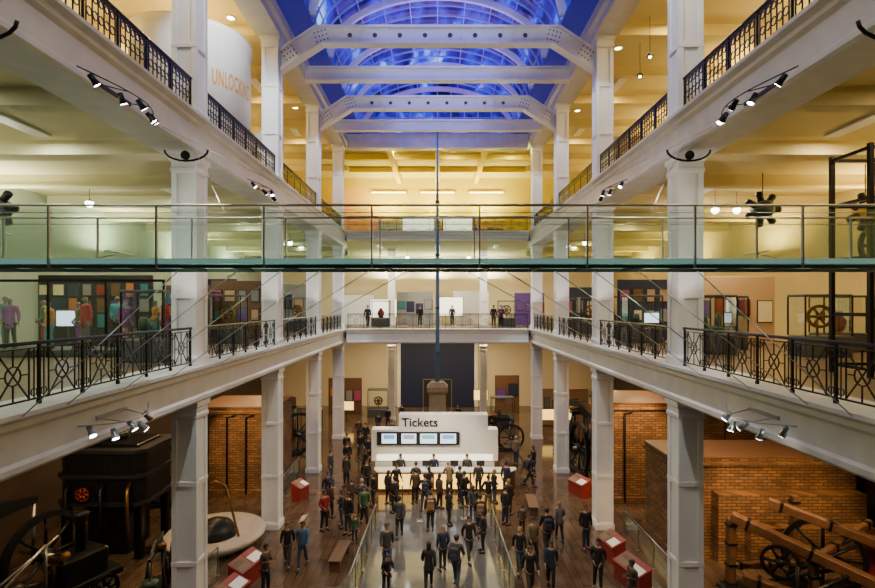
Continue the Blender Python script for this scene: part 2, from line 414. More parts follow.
# ------------------------------------------------------------ railings
def panel_mesh(w,style):
    mb=MB(); h0,h1=.12,.98; r=.014
    if style==0:
        a=.2*w
        for x in (a,w-a): mb.tube([(x,0,h0),(x,0,h1)],r,4)
        mb.tube([(a,0,h0),(w-a,0,h1)],r,4); mb.tube([(a,0,h1),(w-a,0,h0)],r,4)
        c=(w/2,0,(h0+h1)/2)
        mb.tube([(c[0]+.16*math.cos(t),0,c[2]+.16*math.sin(t)) for t in [2*math.pi*i/14 for i in range(14)]],.014,4,closed=True)
        for x in (a/2,w-a/2):
            mb.tube([(x,0,h0),(x,0,h1)],r*.8,4)
            for z in (h0+.1,h1-.1): mb.tube([(x+.07*math.cos(t),0,z+.07*math.sin(t)) for t in [2*math.pi*i/8 for i in range(8)]],.01,4,closed=True)
        mb.tube([(a,0,(h0+h1)/2),(c[0]-.16,0,(h0+h1)/2)],r,4); mb.tube([(w-a,0,(h0+h1)/2),(c[0]+.16,0,(h0+h1)/2)],r,4)
        mb.tube([(w/2,0,h0),(w/2,0,c[2]-.16)],r,4); mb.tube([(w/2,0,h1),(w/2,0,c[2]+.16)],r,4)
    else:
        n=max(4,int(w/.17))
        for i in range(n):
            x=(i+.5)*w/n; mb.tube([(x,0,h0),(x,0,h1)],.016,4)
        for i in range(n-1):
            x=(i+1)*w/n
            for z,rr in ((h1-.1,.075),(h0+.1,.075),((h0+h1)/2,.09)):
                mb.tube([(x+rr*math.cos(t),0,z+rr*math.sin(t)) for t in [2*math.pi*k/8 for k in range(8)]],.016,4,closed=True)
    return mb.build('panel')
_pc={}
def railing(x,y,z,L,n,along,style,label,group):
    rot=(0,0,math.pi/2) if along=='y' else (0,0,0)
    r=empty('railing',(x,y,z),label,'railing',group,rot)
    key=(round(L,2),n,style)
    if key not in _pc:
        w=L/n
        hr=MB().prism([(-.045,1.05),(.045,1.05),(.045,1.08),(.02,1.11),(-.02,1.11),(-.045,1.08)],'x',0,L).build('handrail')
        tr=MB().box(0,L,-.02,.02,.98,1.0).build('top_rail')
        br=MB().box(0,L,-.02,.02,.09,.12).build('bottom_rail')
        po=MB().sq([(.03,0),(.03,.06),(.022,.08),(.022,1.06)]).sphere((0,0,.55),.035,8,6).build('post')
        pa=panel_mesh(w,style)
        for m in (hr,tr,br,po,pa): m.materials.append(M_iron)
        _pc[key]=(hr,tr,br,po,pa)
    hr,tr,br,po,pa=_pc[key]; w=L/n
    ob('handrail',hr,None,r); ob('top_rail',tr,None,r); ob('bottom_rail',br,None,r)
    for i in range(n+1): ob('post',po,None,r,(min(max(i*w,.03),L-.03),0,0))
    for i in range(n): ob('lattice_panel',pa,None,r,(i*w,0,0))
for z,st,lv in ((Z1,0,'gallery'),(Z2,1,'upper gallery')):
    for sx in (-1,1):
        for k in (1,2,3,4):
            railing(sx*7.05,B*k+.42,z,B-.84,6,'y',st,'ornate black wrought iron railing along the %s edge'%lv,lv+' railings')
    railing(-6.6,YE-.1,z,13.2,11,'x',0,'black wrought iron railing across the far %s'%lv,lv+' railings')
# ------------------------------------------------------------ glass bridge
r=empty('glass_bridge',(0,9.9,10.62),'glass footbridge with steel handrails and green-tinted glass floor','footbridge')
L=10.5
ob('deck',MB().box(-L,L,0,1.3,-.05,0),M_deck,r)
for y in (-.02,1.32): ob('deck_edge',MB().box(-L,L,y-.02,y+.02,-.07,.03),M_gedge,r)
mb=MB()
for y in (.05,1.25): mb.box(-L,L,y-.03,y+.03,-.15,-.08)
for i in range(-10,11): mb.box(i-.03,i+.03,.0,1.3,-.14,-.08)
ob('underframe',mb,M_dgrey,r)
hr=MB().tube([(-L,0,0),(L,0,0)],.024,8).build('handrail'); hr.materials.append(M_steel)
for y in (-.06,1.36): ob('handrail',hr,None,r,(0,y,1.04))
hr2=MB().tube([(-L,0,0),(L,0,0)],.008,6).build('mid_rail'); hr2.materials.append(M_steel)
for y in (-.06,1.36): ob('mid_rail',hr2,None,r,(0,y,.9))
po=MB().box(-.015,.015,-.025,.025,-.15,1.03).build('post'); po.materials.append(M_steel)
gl=MB().box(.04,2.01,-.006,.006,.04,.96).build('glass_panel'); gl.materials.append(M_bglass)
i=-5
while i<5.2:
    for y in (-.06,1.36):
        ob('post',po,None,r,(i*2.05+.8,y,0)); 
        if i<5: ob('glass_panel',gl,None,r,(i*2.05+.8,y,0))
    i+=1
for y in (-.06,1.36): ob('glass_panel',gl,None,r,(-11.5,y,0))
for sx in (-1,1):
    for a,(bx,by,bz) in ((5.3,(6.66,8.3,7.97)),(4.1,(6.66,9.3,7.97)),(3.2,(6.66,11.0,7.97)),(2.4,(6.66,13.0,7.97)),(1.4,(6.66,15.9,7.97)),(.6,(6.66,19.5,7.97))):
        ob('stay_cable',MB().tube([(sx*a,10.55,10.45),(sx*bx,by,bz)],.011,5),M_steel,label='thin steel stay cable from footbridge to gallery edge',cat='cable',group='bridge stay cables')
    for a,(bx,by,bz) in ((4.6,(6.7,14.2,14.1)),(2.0,(6.7,12.6,14.1))):
        ob('stay_cable',MB().tube([(sx*a,11.3,11.68),(sx*bx,by,bz)],.006,5),M_steel,label='thin steel cable from footbridge rail to upper gallery',cat='cable',group='bridge upper cables')
# ------------------------------------------------------------ spotlight clusters
def cluster(matl,label,n=5,sc=.85,ar=.03):
    r=empty('spotlight_rail',(0,0,0),label,'spotlight','fascia spotlights')
    f_=lambda t:(-.1-.45*math.sin(math.pi*t),(t-.5)*2.6,-.1*math.sin(math.pi*t))
    mb=MB().tube([f_(i/10) for i in range(11)],ar,6); mb.tube([(0,-.5,.0),(-.5,-.4,-.1)],ar*.8,6); mb.tube([(0,.5,.0),(-.5,.4,-.1)],ar*.8,6)
    ob('arm',mb,matl,r); ob('wall_plate',MB().cb((0,0,0),(.04,1.1,.08)),matl,r)
    hd=MB().tube([(0,0,-.02),(0,.0,.02)],.02).lathe([(.03,-.16),(.07,-.15),(.075,0),(.1,.1),(.1,.13)],12,0).build('lamp_head'); hd.materials.append(matl)
    ln=MB().lathe([(.085,.131),(.085,.14)],12,0).build('lens'); ln.materials.append(M_lampw)
    for i in range(n):
        t=(i+.5)/n; p=Vector(f_(t))+Vector((0,0,-.12-.1*(i%2)))
        d=Vector((-.6+.5*random.random(),-.3+1.3*random.random(),-.7)); e=d.to_track_quat('Z','Y').to_euler()
        h=ob('lamp_head',hd,None,r,p,e,sc); ob('lens',ln,None,h)
    return r
LB1='black curved bracket of small spotlights fixed to upper gallery edge'
for sx in (-1,1):
    for y in (10.9,19.5):
        c=cluster(M_iron,LB1,5,.75,.014); c.location=(sx*6.8,y,14.2); c.scale=(sx,1,1)
    c=cluster(M_steel,'steel bracket of small spotlights fixed to gallery edge',6,.75,.014); c.location=(sx*6.8,10.8,7.5); c.scale=(sx,.9,1)
for k,(sx,y) in enumerate(((-1,14.2),(1,14.2),(-1,7.75),(1,7.75))):
    r=empty('wall_bracket',(sx*6.9,y,Z2b-.05),'dark curved iron bracket with pulley below the upper gallery edge','bracket','curved iron brackets')
    mb=MB().tube([(.6*math.cos(t),0,-.3*math.sin(t)) for t in [math.pi*i/10 for i in range(11)]],.03,6)
    mb.wheel((0,-.05,-.16),(0,1,0),.12,.06,.04,5,hub=.04); ob('hoop',mb,M_iron,r)
# ------------------------------------------------------------ ceiling lights
def troffer(loc,power,col,sx=.35,sy=2.2,up=None):
    r=empty('strip_light',(loc[0],loc[1],loc[2]-(0 if up else .006)),'slim white strip light with glowing diffuser fixed to the ceiling' if not up else 'added slim uplight on a wall bracket, brightening the ceiling','light fitting','added uplights' if up else 'strip lights')
    s=-1 if up else 1
    ob('housing',MB().bbox((0,0,.03*s),(sx+.1,sy+.1,.06),.02),M_bodyw,r)
    if up:  # up-facing fittings are added to brighten ceilings and upper walls
        if up=='y': ob('bracket',MB().tube([(0,0,-.05),(0,YB-loc[1]-.012,-.3)],.03),M_steel,r)
        else: ob('bracket',MB().tube([(0,0,-.05),(math.copysign(WX,loc[0])-loc[0]-math.copysign(.012,loc[0]),0,-.3)],.03),M_steel,r)
    area((loc[0],loc[1],loc[2]+(.01 if up else -.018)),(math.pi if up else 0,0,0),sx,sy,power,col)
WARM=(1,.64,.30); YEL=(1,.74,.26); NEU=(1,.83,.56)
for sx in (-1,1):
    for k in (1.25,1.75,2.25,2.75,3.25,3.75,4.25,4.75,5.6):
        if k in (1.75,2.75,3.75,4.75,5.6,1.25): troffer((sx*11,B*k,Z2-.71),115,(.95,1,.84) if sx<0 else NEU)
        if k in (1.75,2.75,3.75,4.75): troffer((sx*10.,B*k,21.94),125,YEL)
    for k in (1.6,2.4,3.4,4.4,5.5):
        troffer((sx*15.9,B*k,12.4),190,(1,.96,.62) if sx<0 else YEL,.25,1.8,'x')
        troffer((sx*15.9,B*k,19.2),260,YEL,.25,1.8,'x')
    for k in (1.4,2.2,2.75,3.25,3.75,4.4,5.6):
        troffer((sx*11.2,B*k,Z1-.71),70 if k<3.5 else 120,WARM,.2,1.2)
for x in (-4.7,0,4.7):
    troffer((x,41.5,Z2-.71),300,(1,.90,.68)); troffer((x,48.9,12.2),300,(1,.94,.74),1.8,.25,'y')
    troffer((x,48.4,17.9),430,(1,.88,.18),1.8,.25,'y'); troffer((x+1.2,40.2,21.94),150,(1,.86,.25))
    troffer((x,44,Z1-.71),260,(1,.74,.42),.3,1.6)
    r=empty('strip_light',(x,YB-.12,20.6),'added glowing yellow strip brightening the upper wall','light fitting','added yellow wall strips')
    ob('housing',MB().bbox((0,.05,0),(3.4,.12,.22),.02),M_dgrey,r); ob('diffuser',MB().bbox((0,-.04,0),(3.3,.06,.14),.02),M_glowstrip,r)  # glowing strips added as yellow highlights on the far wall
for sx in (-1,1):
    for y in (10.9,19.5):
        for ty,tx in ((y+6,0),(y+12,3*sx),(y+1,3*sx)):
            spot((sx*6.1,y+random.uniform(-.8,.8),13.7),(tx*-1*1.0,ty,0),1200,(1,.79,.52),40)
    for k in (2,3,4,5):
        spot((sx*5.0,B*k-3.6,14.0),(sx*7.3,B*k,3.4),760,(.93,.96,1),34)
        spot((sx*4.4,B*k-2.5,21.2),(sx*7.3,B*k,17),620,(.82,.86,1),50)
        spot((sx*5.8,B*k-2.6,Z1+.3),(sx*7.2,B*k,12),320,(1,.95,.88),42)
    for k in (3,4): spot((sx*6.3,B*k-5.,15.4),(sx*1.5,B*k,21.6),300,(.92,.93,1),60)  # white spots without fittings, added to brighten the roof girders
    spot((sx*6.3,B*3.5-4.4,15.4),(sx*1.5,B*3.5,21.6),220,(.92,.93,1),50)
    spot((sx*5.9,24.5,6.6),(sx*4.2,25.5,0),260,(1,.66,.28),80); spot((sx*5.9,32,6.6),(sx*4.2,33,0),300,(1,.66,.28),85)
spot((-6.4,43,21.2),(-7.5,49.5,18),1900,(.6,.08,1),60)
area((0,24,22.1),(math.pi,0,0),4,14,330,(.2,.14,1))
area((0,31,22.1),(math.pi,0,0),4,10,300,(.38,.08,1))
area((0,28,22.0),(0,0,0),6,18,330,(.24,.26,1))
area((0,1,24),(math.radians(40),0,0),8,3,460,(.93,.96,1))  # cool front fill added to lift the whole hall, no fitting
def downlight(loc):
    r=empty('downlight',loc,'round recessed ceiling downlight glowing warm','light fitting','downlights')
    ob('bezel',MB().lathe([(.2,0),(.24,-.03),(.17,-.05),(.16,-.01)],18,0),M_bodyw,r); ob('lamp',MB().lathe([(.15,-.03),(.15,-.02)],16),M_lamp,r)
for p in ((-8.8,22.,22),(8.6,24.6,22),(-9.,27,22),(9.4,28.5,22),(-8.8,32,22),(8.8,32.5,22),(9.8,18.2,22),(-11.5,18,22)): downlight(p)
PL=((10.6,21.6,13.75),(11.6,21.6,13.75),(12.5,21.6,13.75),(-13.6,20.2,13.75),(-11.9,25,13.75),(12.5,25.3,13.75),(9.4,33,13.75),(-9.4,33,13.75),(-2.5,43,13.75),(2.6,43,13.75))
for i,p in enumerate(PL+((9.0,19.6,20.2),(9.5,20.8,20.1),(9.0,21.9,20.3),(9.4,24,20.4))):
    up=i>=len(PL)
    r=empty('pendant_lamp',p,'small bright pendant spotlight hanging from the gallery ceiling','lamp','pendant lamps')
    ob('cord',MB().tube([(0,0,.1),(0,0,(22-p[2]) if up else .76)],.012,5),M_black,r); ob('lamp_shade',MB().lathe([(.05,.14),(.13,.05),(.14,-.02),(.12,-.02)],14),M_dgrey,r); ob('bulb',MB().sphere((0,0,-.03),.06 if up else .15),M_lampw,r)
    if not up: spot((p[0],p[1],p[2]-.22),(p[0],p[1],8),160,NEU,110)
# ------------------------------------------------------------ ticket desk
r=empty('ticket_desk',(0,27.6,0),'white ticket desk with overhead sign, poster screens and yellow-lit counter','ticket desk')
ob('back_panel',MB().box(-3.6,3.3,.62,1.4,1.25,2.95),M_bodyw,r)
ob('sign_block',MB().box(-2.1,2.75,.61,1.4,2.951,3.76),M_bodyw,r)
tm=text_mesh('Tickets',.66,.012,1.02,.009)
me=MB().mesh(tm,0,False).build('sign_lettering')
ob('sign_lettering',me,M_text,r,(-1.95,.585,3.14),(math.pi/2,0,0))
ob('screen_housing',MB().bbox((-1.05,.56,2.5),(4.5,.12,.7),.02),M_black,r)
for i,(w,ms) in enumerate(((.8,M_screenb),(.8,M_sred),(.9,M_sr),(.85,M_screenb))):
    x=-2.75+i*1.07
    s=ob('screen',MB().box(-w/2,w/2,-.01,.02,-.26,.26),M_screen,r,(x+.12,.5,2.5))
    ob('picture',MB().box(-w/2+.1,w/2-.1,-.02,-.008,-.02,.2),ms,s)
ob('light_strip',MB().box(-3.3,3.0,.57,.59,1.28,1.6),M_gloww,r)
ob('desk_wall',MB().box(-3.4,3.1,.62,1.4,0,1.22),M_bodyw,r)
cp=[(-3.3,-.2),(-3.1,-.6),(3.7,-.6),(4.1,-.2),(4.1,.1),(-3.3,.1)]
ob('counter',MB().prism(cp,'z',0,1.02),M_wood,r)
ob('counter_top',MB().prism([(p[0]*1.02,p[1]*1.12) for p in cp],'z',1.02,1.08),M_bodyw,r)
pm=MB().bbox((0,0,0),(.86,.05,.76),.015).build('glow_panel'); pm.materials.append(M_glowy)
for i in range(7): ob('glow_panel',pm,None,r,(-2.65+i*.97,-.62,.55))
tl=MB().bbox((0,0,.22),(.42,.05,.3),.01).box(-.03,.03,-.03,.03,-.02,.1).build('till_monitor'); tl.materials.append(M_black)
for x in (-2.2,-.6,.9,2.3): ob('till_monitor',tl,None,r,(x,.0,1.1))
spot((0,25.4,6.2),(0,28.6,2.6),260,(1,.97,.93),70)
spot((0,26.,5.8),(0,26,0.),360,(1,.68,.30),110)
# ------------------------------------------------------------ mast + pedestal
r=empty('display_mast',(0,34.2,0),'tall slim blue mast standing on a brown stone pedestal','mast')
ob('pedestal',MB().sq([(.9,0),(.9,.5),(.75,.7),(.6,1.0),(.54,3.9),(.68,4.1),(.68,4.4),(.4,4.7)]),M_stone,r)
ob('pole',MB().lathe([(.15,4.7),(.13,8),(.11,13),(.08,18),(.06,21.2)],12),M_mast,r)
for z in (6.5,9.5,13,16.5): ob('collar',MB().lathe([(.13,z),(.17,z+.08),(.13,z+.16)],12),M_dgrey,r)
# ------------------------------------------------------------ brick blocks
for nm,x0,x1,y0,y1,h,lb in (('brick_enclosure',-12.2,-8.3,26.2,29.4,4.6,'tall weathered brown brick engine house wall lit warmly'),
    ('brick_enclosure',8.5,16.2,25.2,28.7,5.0,'tall weathered brown brick engine house behind the piers'),
    ('brick_enclosure',9.0,16.2,20.0,22.4,3.9,'broad stepped brown brick boiler setting beside timber beams')):
    r=empty(nm,((x0+x1)/2,(y0+y1)/2,0),lb,'brick wall'); w,d=(x1-x0),(y1-y0)
    mb=MB().cb((0,0,h/2-.04),(w,d,h-.08)).cb((0,0,.2),(w+.2,d+.2,.4))
    mb.box(-w/2-.08,w/2+.08,-d/2-.13,d/2+.08,h-.34,h-.22)
    if h<4: mb.box(-w/2+1.6,w/2,-d/2-.5,-d/2+.01,0,2.6); mb.box(-w/2+2.6,w/2,-d/2-.9,-d/2-.49,0,1.5)
    ob('brickwork',mb,M_brick,r)
    ob('coping',MB().bbox((0,0,h-.04),(w+.1,d+.1,.1),.03),M_wood,r)
    if h>4:
        for q in range(3):
            x=-w/2+.6+q*(w-1.4)/2.6; ob('pipe',MB().tube([(x,-d/2-.1,.2),(x,-d/2-.1,h-.5),(x+.4,-d/2-.1,h-.4)],.05,8),M_iron2,r)
OR=(1,.62,.26)
spot((-9.6,22.9,6.3),(-9.3,26.2,2.9),750,OR,60); spot((9.3,22.9,6.3),(9.7,25.2,3.2),900,OR,66)
spot((9.8,16.4,6.4),(10.0,19.8,2),900,OR,66); spot((13,16.0,6.4),(13.2,19.6,2.4),800,OR,62); spot((12.5,12.6,6.4),(12.4,16.6,1.8),600,OR,60)
spot((-12,14.4,6.4),(-13,19.5,1),330,(1,.70,.38),70)
# ------------------------------------------------------------ machinery
def engine_timber():
    r=empty('beam_engine',(12.3,16.4,-.0),'timber-framed engine with long brown beams, iron straps and spoked wheel','engine')
    def beam(p,q,w,h,nm):
        p=Vector(p);q=Vector(q); d=q-p; M=Matrix.Translation((p+q)/2)@d.to_track_quat('X','Z').to_matrix().to_4x4()
        o=MB().bbox((0,0,0),(d.length,w,h),.03,0,M); ob(nm,o,M_timber,r)
        for t in (-.42,-.15,.15,.42): ob('iron_strap',MB().cb((d.length*t,0,0),(.09,w+.04,h+.04),0,M),M_iron2,r)
    beam((-2.2,1.4,2.5),(2.8,-2.6,.7),.34,.32,'timber_beam'); beam((-.6,1.9,2.8),(3.4,-1.2,1.7),.3,.3,'timber_beam')
    beam((-2.5,.2,1.0),(2.2,-2.7,.3),.32,.32,'timber_beam'); beam((-2.2,1.4,0),(-2.2,1.4,2.4),.26,.26,'timber_post'); beam((-.3,.1,0),(-.3,.1,1.7),.24,.24,'timber_post')
    beam((1.6,-1.6,0),(1.6,-1.6,1.0),.24,.24,'timber_post'); beam((3.1,-1.0,0),(3.1,-1.0,1.7),.24,.24,'timber_post'); beam((-2.2,1.4,.8),(1.6,1.6,.8),.2,.2,'timber_brace')
    beam((.4,2.0,0),(.4,2.0,3.0),.24,.24,'timber_post'); beam((-.3,.1,1.6),(2.6,1.4,2.3),.2,.2,'timber_brace')
    ob('flywheel',MB().wheel((.6,.9,1.4),(.6,.8,0),1.2,.16,.16,8),M_iron2,r)
    ob('gear_wheel',MB().wheel((-1.3,.2,1.5),(.6,.8,0),.55,.14,.1,6,hub=.12),M_iron2,r)
    ob('gear_wheel',MB().wheel((2.0,-.6,1.3),(.3,1,0),.45,.14,.1,6,hub=.12),M_iron2,r)
    ob('cylinder',MB().lathe([(.45,0),(.45,.1),(.36,.14),(.36,1.5),(.45,1.54),(.45,1.65),(.1,1.7),(.05,2.4)],20,0,Matrix.Translation((2.3,.7,.2))),M_red,r)
    for a,b in (((-1.8,.8,.5),(.5,-.3,1.6)),((-1,-1.2,.9),(1.8,-1.8,1.3)),((-.4,1.2,.6),(1.3,.3,2.0)),((-2.4,-.6,.3),(-.2,-1.2,1.8)),((.2,-1.4,.3),(2.9,.2,2.5)),((-1.5,-.9,.3),(-1.5,-.9,1.9)),((.9,-1.9,.2),(.9,-1.9,1.7))): ob('connecting_rod',MB().tube([a,b],.055,8),M_iron2,r)
    ob('bedplate',MB().bbox((.2,-.3,.1),(5.6,3.8,.2),.05),M_iron2,r)
engine_timber()
def engine_iron(loc,label,sc=1,rotz=0,mm=M_iron2,accent=M_brass):
    r=empty('beam_engine',loc,label,'engine',rot=(0,0,rotz),scale=(sc,sc,sc))
    ob('bedplate',MB().bbox((0,0,.12),(5,1.9,.24),.05).bbox((0,0,.3),(4.6,1.5,.14),.04),mm,r)
    mb=MB()
    for sy in (-.6,.6):
        mb.tube([(-.9,sy,.35),(-.1,sy*.6,3.1)],[.12,.08],8); mb.tube([(.9,sy,.35),(.1,sy*.6,3.1)],[.12,.08],8); mb.tube([(-.5,sy*.8,1.7),(.5,sy*.8,1.7)],.05,6)
    mb.bbox((0,0,3.15),(.6,1.1,.2),.04); ob('a_frame',mb,mm,r)
    ob('rocking_beam',MB().prism([(-2.3,3.35),(0,3.05),(2.3,3.25),(2.35,3.45),(0,3.85),(-2.35,3.55)],'y',-.09,.09),mm,r)
    ob('pivot',MB().lathe([(.12,-.6),(.12,.6)],12,0,axM((0,0,3.4),(0,1,0))),accent,r)
    ob('cylinder',MB().lathe([(.5,.35),(.5,.5),(.4,.55),(.4,1.9),(.5,1.95),(.5,2.08),(.12,2.15)],20,0,Matrix.Translation((-2.1,0,0))),M_green if mm is M_iron2 else mm,r)
    ob('piston_rod',MB().tube([(-2.2,0,2.1),(-2.25,0,3.4)],.05,8),M_steel,r)
    ob('flywheel',MB().wheel((2.1,-.75,1.55),(0,1,0),1.5,.22,.2,8),mm,r)
    ob('connecting_rod',MB().tube([(2.25,0,3.35),(2.0,-.3,1.2)],.06,8),M_steel,r)
    ob('crankshaft',MB().lathe([(.09,-.9),(.09,.6)],12,0,axM((2.1,-.2,1.55),(0,1,0))),M_steel,r)
    mb=MB()
    for x in (-2.3,-1.2,0,1.2,2.3): 
        mb.tube([(x,-.95,.2),(x,-.95,1.0)],.02,6)
    mb.tube([(-2.3,-.95,1.0),(2.3,-.95,1.0)],.02,6); ob('guard_rail',mb,accent,r)
    return r
engine_iron((-14.2,15.4,0),'black iron beam engine with flywheel and brass guard rail',.95,1.3)
engine_iron((8.75,31.9,0),'dark green engine with large spoked flywheel beside pier',1.0,-1.5)
engine_iron((3.6,34.8,0),'dark iron engine model standing behind the ticket desk',.6,.1)
engine_iron((-11.,33,0),'dark iron engine on display under the gallery',.9,.7)
engine_iron((13.2,32.4,0),'dark iron engine lit warmly under the gallery',.9,-.4)
engine_iron((-14.8,25.4,0),'dark iron engine behind the riveted tank',.8,.1)
engine_iron((-9.4,17.3,0),'small dark iron engine beside the millstone display',.5,1.9)
r=empty('rail_engine',(-11.9,15.6,0),'low dark iron engine on rails with small wheels and slanting rods','engine',rot=(0,0,1.15))
for y in (-.7,.7): ob('rail',MB().box(-2.6,2.6,y-.05,y+.05,0,.14),M_steel,r)
ob('frame',MB().bbox((0,0,1.0),(4.2,1.3,.25),.04).bbox((1.0,0,1.5),(1.4,1.0,.8),.06),M_iron2,r)
for x in (-1.4,0,1.4):
    for y in (-.7,.7): ob('wheel',MB().wheel((x,y,.62),(0,1,0),.48,.1,.08,8,hub=.1),M_iron2,r)
ob('cylinder',MB().lathe([(.3,-1.9),(.36,-1.85),(.36,-.6),(.3,-.55)],18,0,axM((0,0,1.45),(1,0,.12))),M_iron2,r)
ob('chimney',MB().lathe([(.16,1.8),(.14,2.9),(.22,3.0),(.22,3.1)],14,0,Matrix.Translation((1.1,0,0))),M_iron2,r)
ob('hand_wheel',MB().wheel((.2,-.2,1.9),(.3,1,.2),.32,.05,.05,5,hub=.06).tube([(.2,-.2,1.1),(.2,-.2,1.9)],.04),M_brass,r)
ob('gauge',MB().lathe([(.14,-.03),(.16,0),(.14,.03)],16,0,axM((.35,-.5,2.1),(0,-1,.2))),M_brass,r)
for a,b in (((-1.8,-.8,1.5),(1.4,-.8,.7)),((-1.8,.8,1.6),(1.4,.8,.7)),((-2.0,-.3,1.2),(-.2,-.5,2.7)),((-1.9,.3,1.2),(.6,.3,2.5)),((-.2,-.5,1.1),(-.2,-.5,2.7)),((-1.2,.5,1.1),(-1.2,.5,2.3))): ob('connecting_rod',MB().tube([a,b],.04,8),M_steel,r)
r=empty('iron_tank',(-12.9,20.9,0),'dark boxy riveted iron tank raised on heavy legs','machine tank')
def stad(w,d,k=.35): return [(-w+k,-d),(w-k,-d),(w,-d+k),(w,d-k),(w-k,d),(-w+k,d),(-w,d-k),(-w,-d+k)]
ob('shell',MB().prism(stad(1.65,1.2),'z',2.1,4.2),M_iron2,r)
for z in (2.1,3.15,4.1): ob('flange',MB().prism(stad(1.75,1.3),'z',z,z+.13),M_black,r)
mb=MB()
for i in range(11):
    for z in (2.35,3.05,3.4,3.98): mb.sphere((-1.25+i*.25,-1.2,z),.035,6,4)
ob('rivets',mb,M_iron2,r)['kind']='stuff'
ob('lid',MB().bbox((0,0,4.28),(2.6,1.7,.16),.04).lathe([(.4,4.36),(.4,4.6),(.2,4.7)],16),M_iron2,r)
ob('chimney',MB().lathe([(.2,4.3),(.18,5.3),(.26,5.4),(.26,5.5)],16,0,Matrix.Translation((-1.0,.3,0))),M_iron2,r)
lg=MB().bbox((0,0,1.05),(.3,.3,2.1),.04).build('leg'); lg.materials.append(M_iron)
for x in (-1.4,1.4):
    for y in (-.95,.95): ob('leg',lg,None,r,(x,y,0))
for dx in (1.2,.2,-1.1): ob('pipework',MB().tube([(dx,-1.3,.8),(dx+.1,-1.6,1.8),(dx+.1,-1.6,2.8),(dx,-1.2,3.0)],.06,8),M_brass if dx>1 else M_iron2,r)
ob('valve_wheel',MB().wheel((-.5,-1.4,2.6),(0,1,0),.26,.05,.05,6,hub=.06),M_red,r)
ob('furnace_box',MB().bbox((0,.1,.8),(1.6,1.6,1.6),.06),M_iron2,r)
r=empty('millstone_display',(-9.0,21.0,0),'wide pale round dish-like stone base with dark dome in its middle','museum exhibit')
ob('platform',MB().lathe([(1.2,0),(1.75,.3),(1.95,.5),(1.9,.6),(1.6,.5),(.7,.42)],40,0),mat('pale_stone',(.42,.37,.30),.7,noise=.3),r)
ob('dome',MB().lathe([(.8,.42),(.75,.7),(.55,.95),(.25,1.08),(.05,1.1)],28),M_iron2,r)
ob('frame_post',MB().tube([(-1.0,.2,.45),(-.4,0,2.4),(0,0,2.6),(.4,0,2.4),(1.0,-.2,.45)],.045,8),M_brass,r)
def lectern(loc,rz,w,label,m=M_redp):
    r=empty('information_stand',loc,label,'information stand','red information stands',(0,0,rz))
    ob('base',MB().prism([(-.25,0),(.25,0),(.25,.85),(-.25,.65)],'x',-w/2,w/2),m,r)
    p=ob('panel',MB().box(-w/2,w/2,-.33,.33,0,.04),m,r,(0,0,.76),(math.atan2(.2,.5),0,0))
    ob('printed_sheet',MB().box(-w/2+.06,-.05,-.26,.26,.04,.048),M_stone,p); ob('printed_sheet',MB().box(.05,w/2-.06,-.26,.1,.04,.048),M_bodyw,p)
    ob('picture',MB().box(-w/2+.1,-.12,0,.22,.05,.054),M_timber,p)
for l in (((-6.7,18.2,0),1.3,1.4),((-6.6,16.4,0),1.35,1.4),((6.75,17.9,0),-1.3,1.4),((6.7,19.9,0),-1.35,1.1),((7.3,26.6,0),-1.2,1.2),((-6.9,26,0),1.2,.8)):
    lectern(l[0],l[1],l[2],'red sloping information stand with printed panels beside walkway')
def balustrade(p,q,label,group):
    p=Vector(p);q=Vector(q);d=q-p;L=d.length;rz=math.atan2(d.y,d.x); n=max(2,round(L/1.3)); w=L/n
    r=empty('glass_balustrade',p,label,'balustrade',group,(0,0,rz))
    ob('handrail',MB().tube([(0,0,1.05),(L,0,1.05)],.03,8),M_steel,r)
    pm=MB().sq([(.05,0),(.05,.03),(.02,.04),(.02,1.04)]).build('post'); pm.materials.append(M_steel)
    gm=MB().box(.05,w-.05,-.006,.006,.1,.95).build('glass_panel'); gm.materials.append(M_glass)
    for i in range(n+1): ob('post',pm,None,r,(i*w,0,0))
    for i in range(n): ob('glass_panel',gm,None,r,(i*w,0,0))
balustrade((-2.85,16.6,0),(-2.7,22.6,0),'glass balustrade with steel handrail beside the entrance path','path balustrades')
balustrade((2.5,16.6,0),(2.35,22.6,0),'glass balustrade with steel handrail beside the entrance path','path balustrades')
balustrade((-7.8,23.6,0),(-7.9,29.6,0),'glass barrier protecting engine exhibits','exhibit barriers')
balustrade((8.0,16.2,0),(7.95,22,0),'glass barrier protecting engine exhibits','exhibit barriers')
balustrade((-8.0,15.9,0),(-7.9,18.6,0),'glass barrier protecting engine exhibits','exhibit barriers')
def qpost(loc):
    r=empty('queue_post',loc,'slim steel queue barrier post on round base','queue post','queue posts')
    ob('base',MB().lathe([(.18,0),(.18,.02),(.05,.04)],16),M_steel,r); ob('pole',MB().lathe([(.025,.03),(.025,.92),(.04,.93),(.04,1.0)],10),M_steel,r)
for p in ((-1.7,25.0,.012),(0,25.4,0),(1.7,25.6,0),(-.8,23.4,.012),(1.2,23.6,.012)): qpost(p)
for loc,rz in (((-3.7,19.6,0),1.5),((4.5,24.6,0),1.5)):
    r=empty('bench',loc,'plain wooden bench with slatted seat','bench','benches',(0,0,rz))
    mb=MB(); [mb.bbox((0,-.17+.115*i,.44),(1.7,.12,.04),.005) for i in range(4)]; ob('seat',mb,M_wood,r)
    lg=MB().box(-.04,.04,-.2,.2,0,.42).build('leg'); lg.materials.append(M_wood)
    for x in (-.7,.7): ob('leg',lg,None,r,(x,0,0))
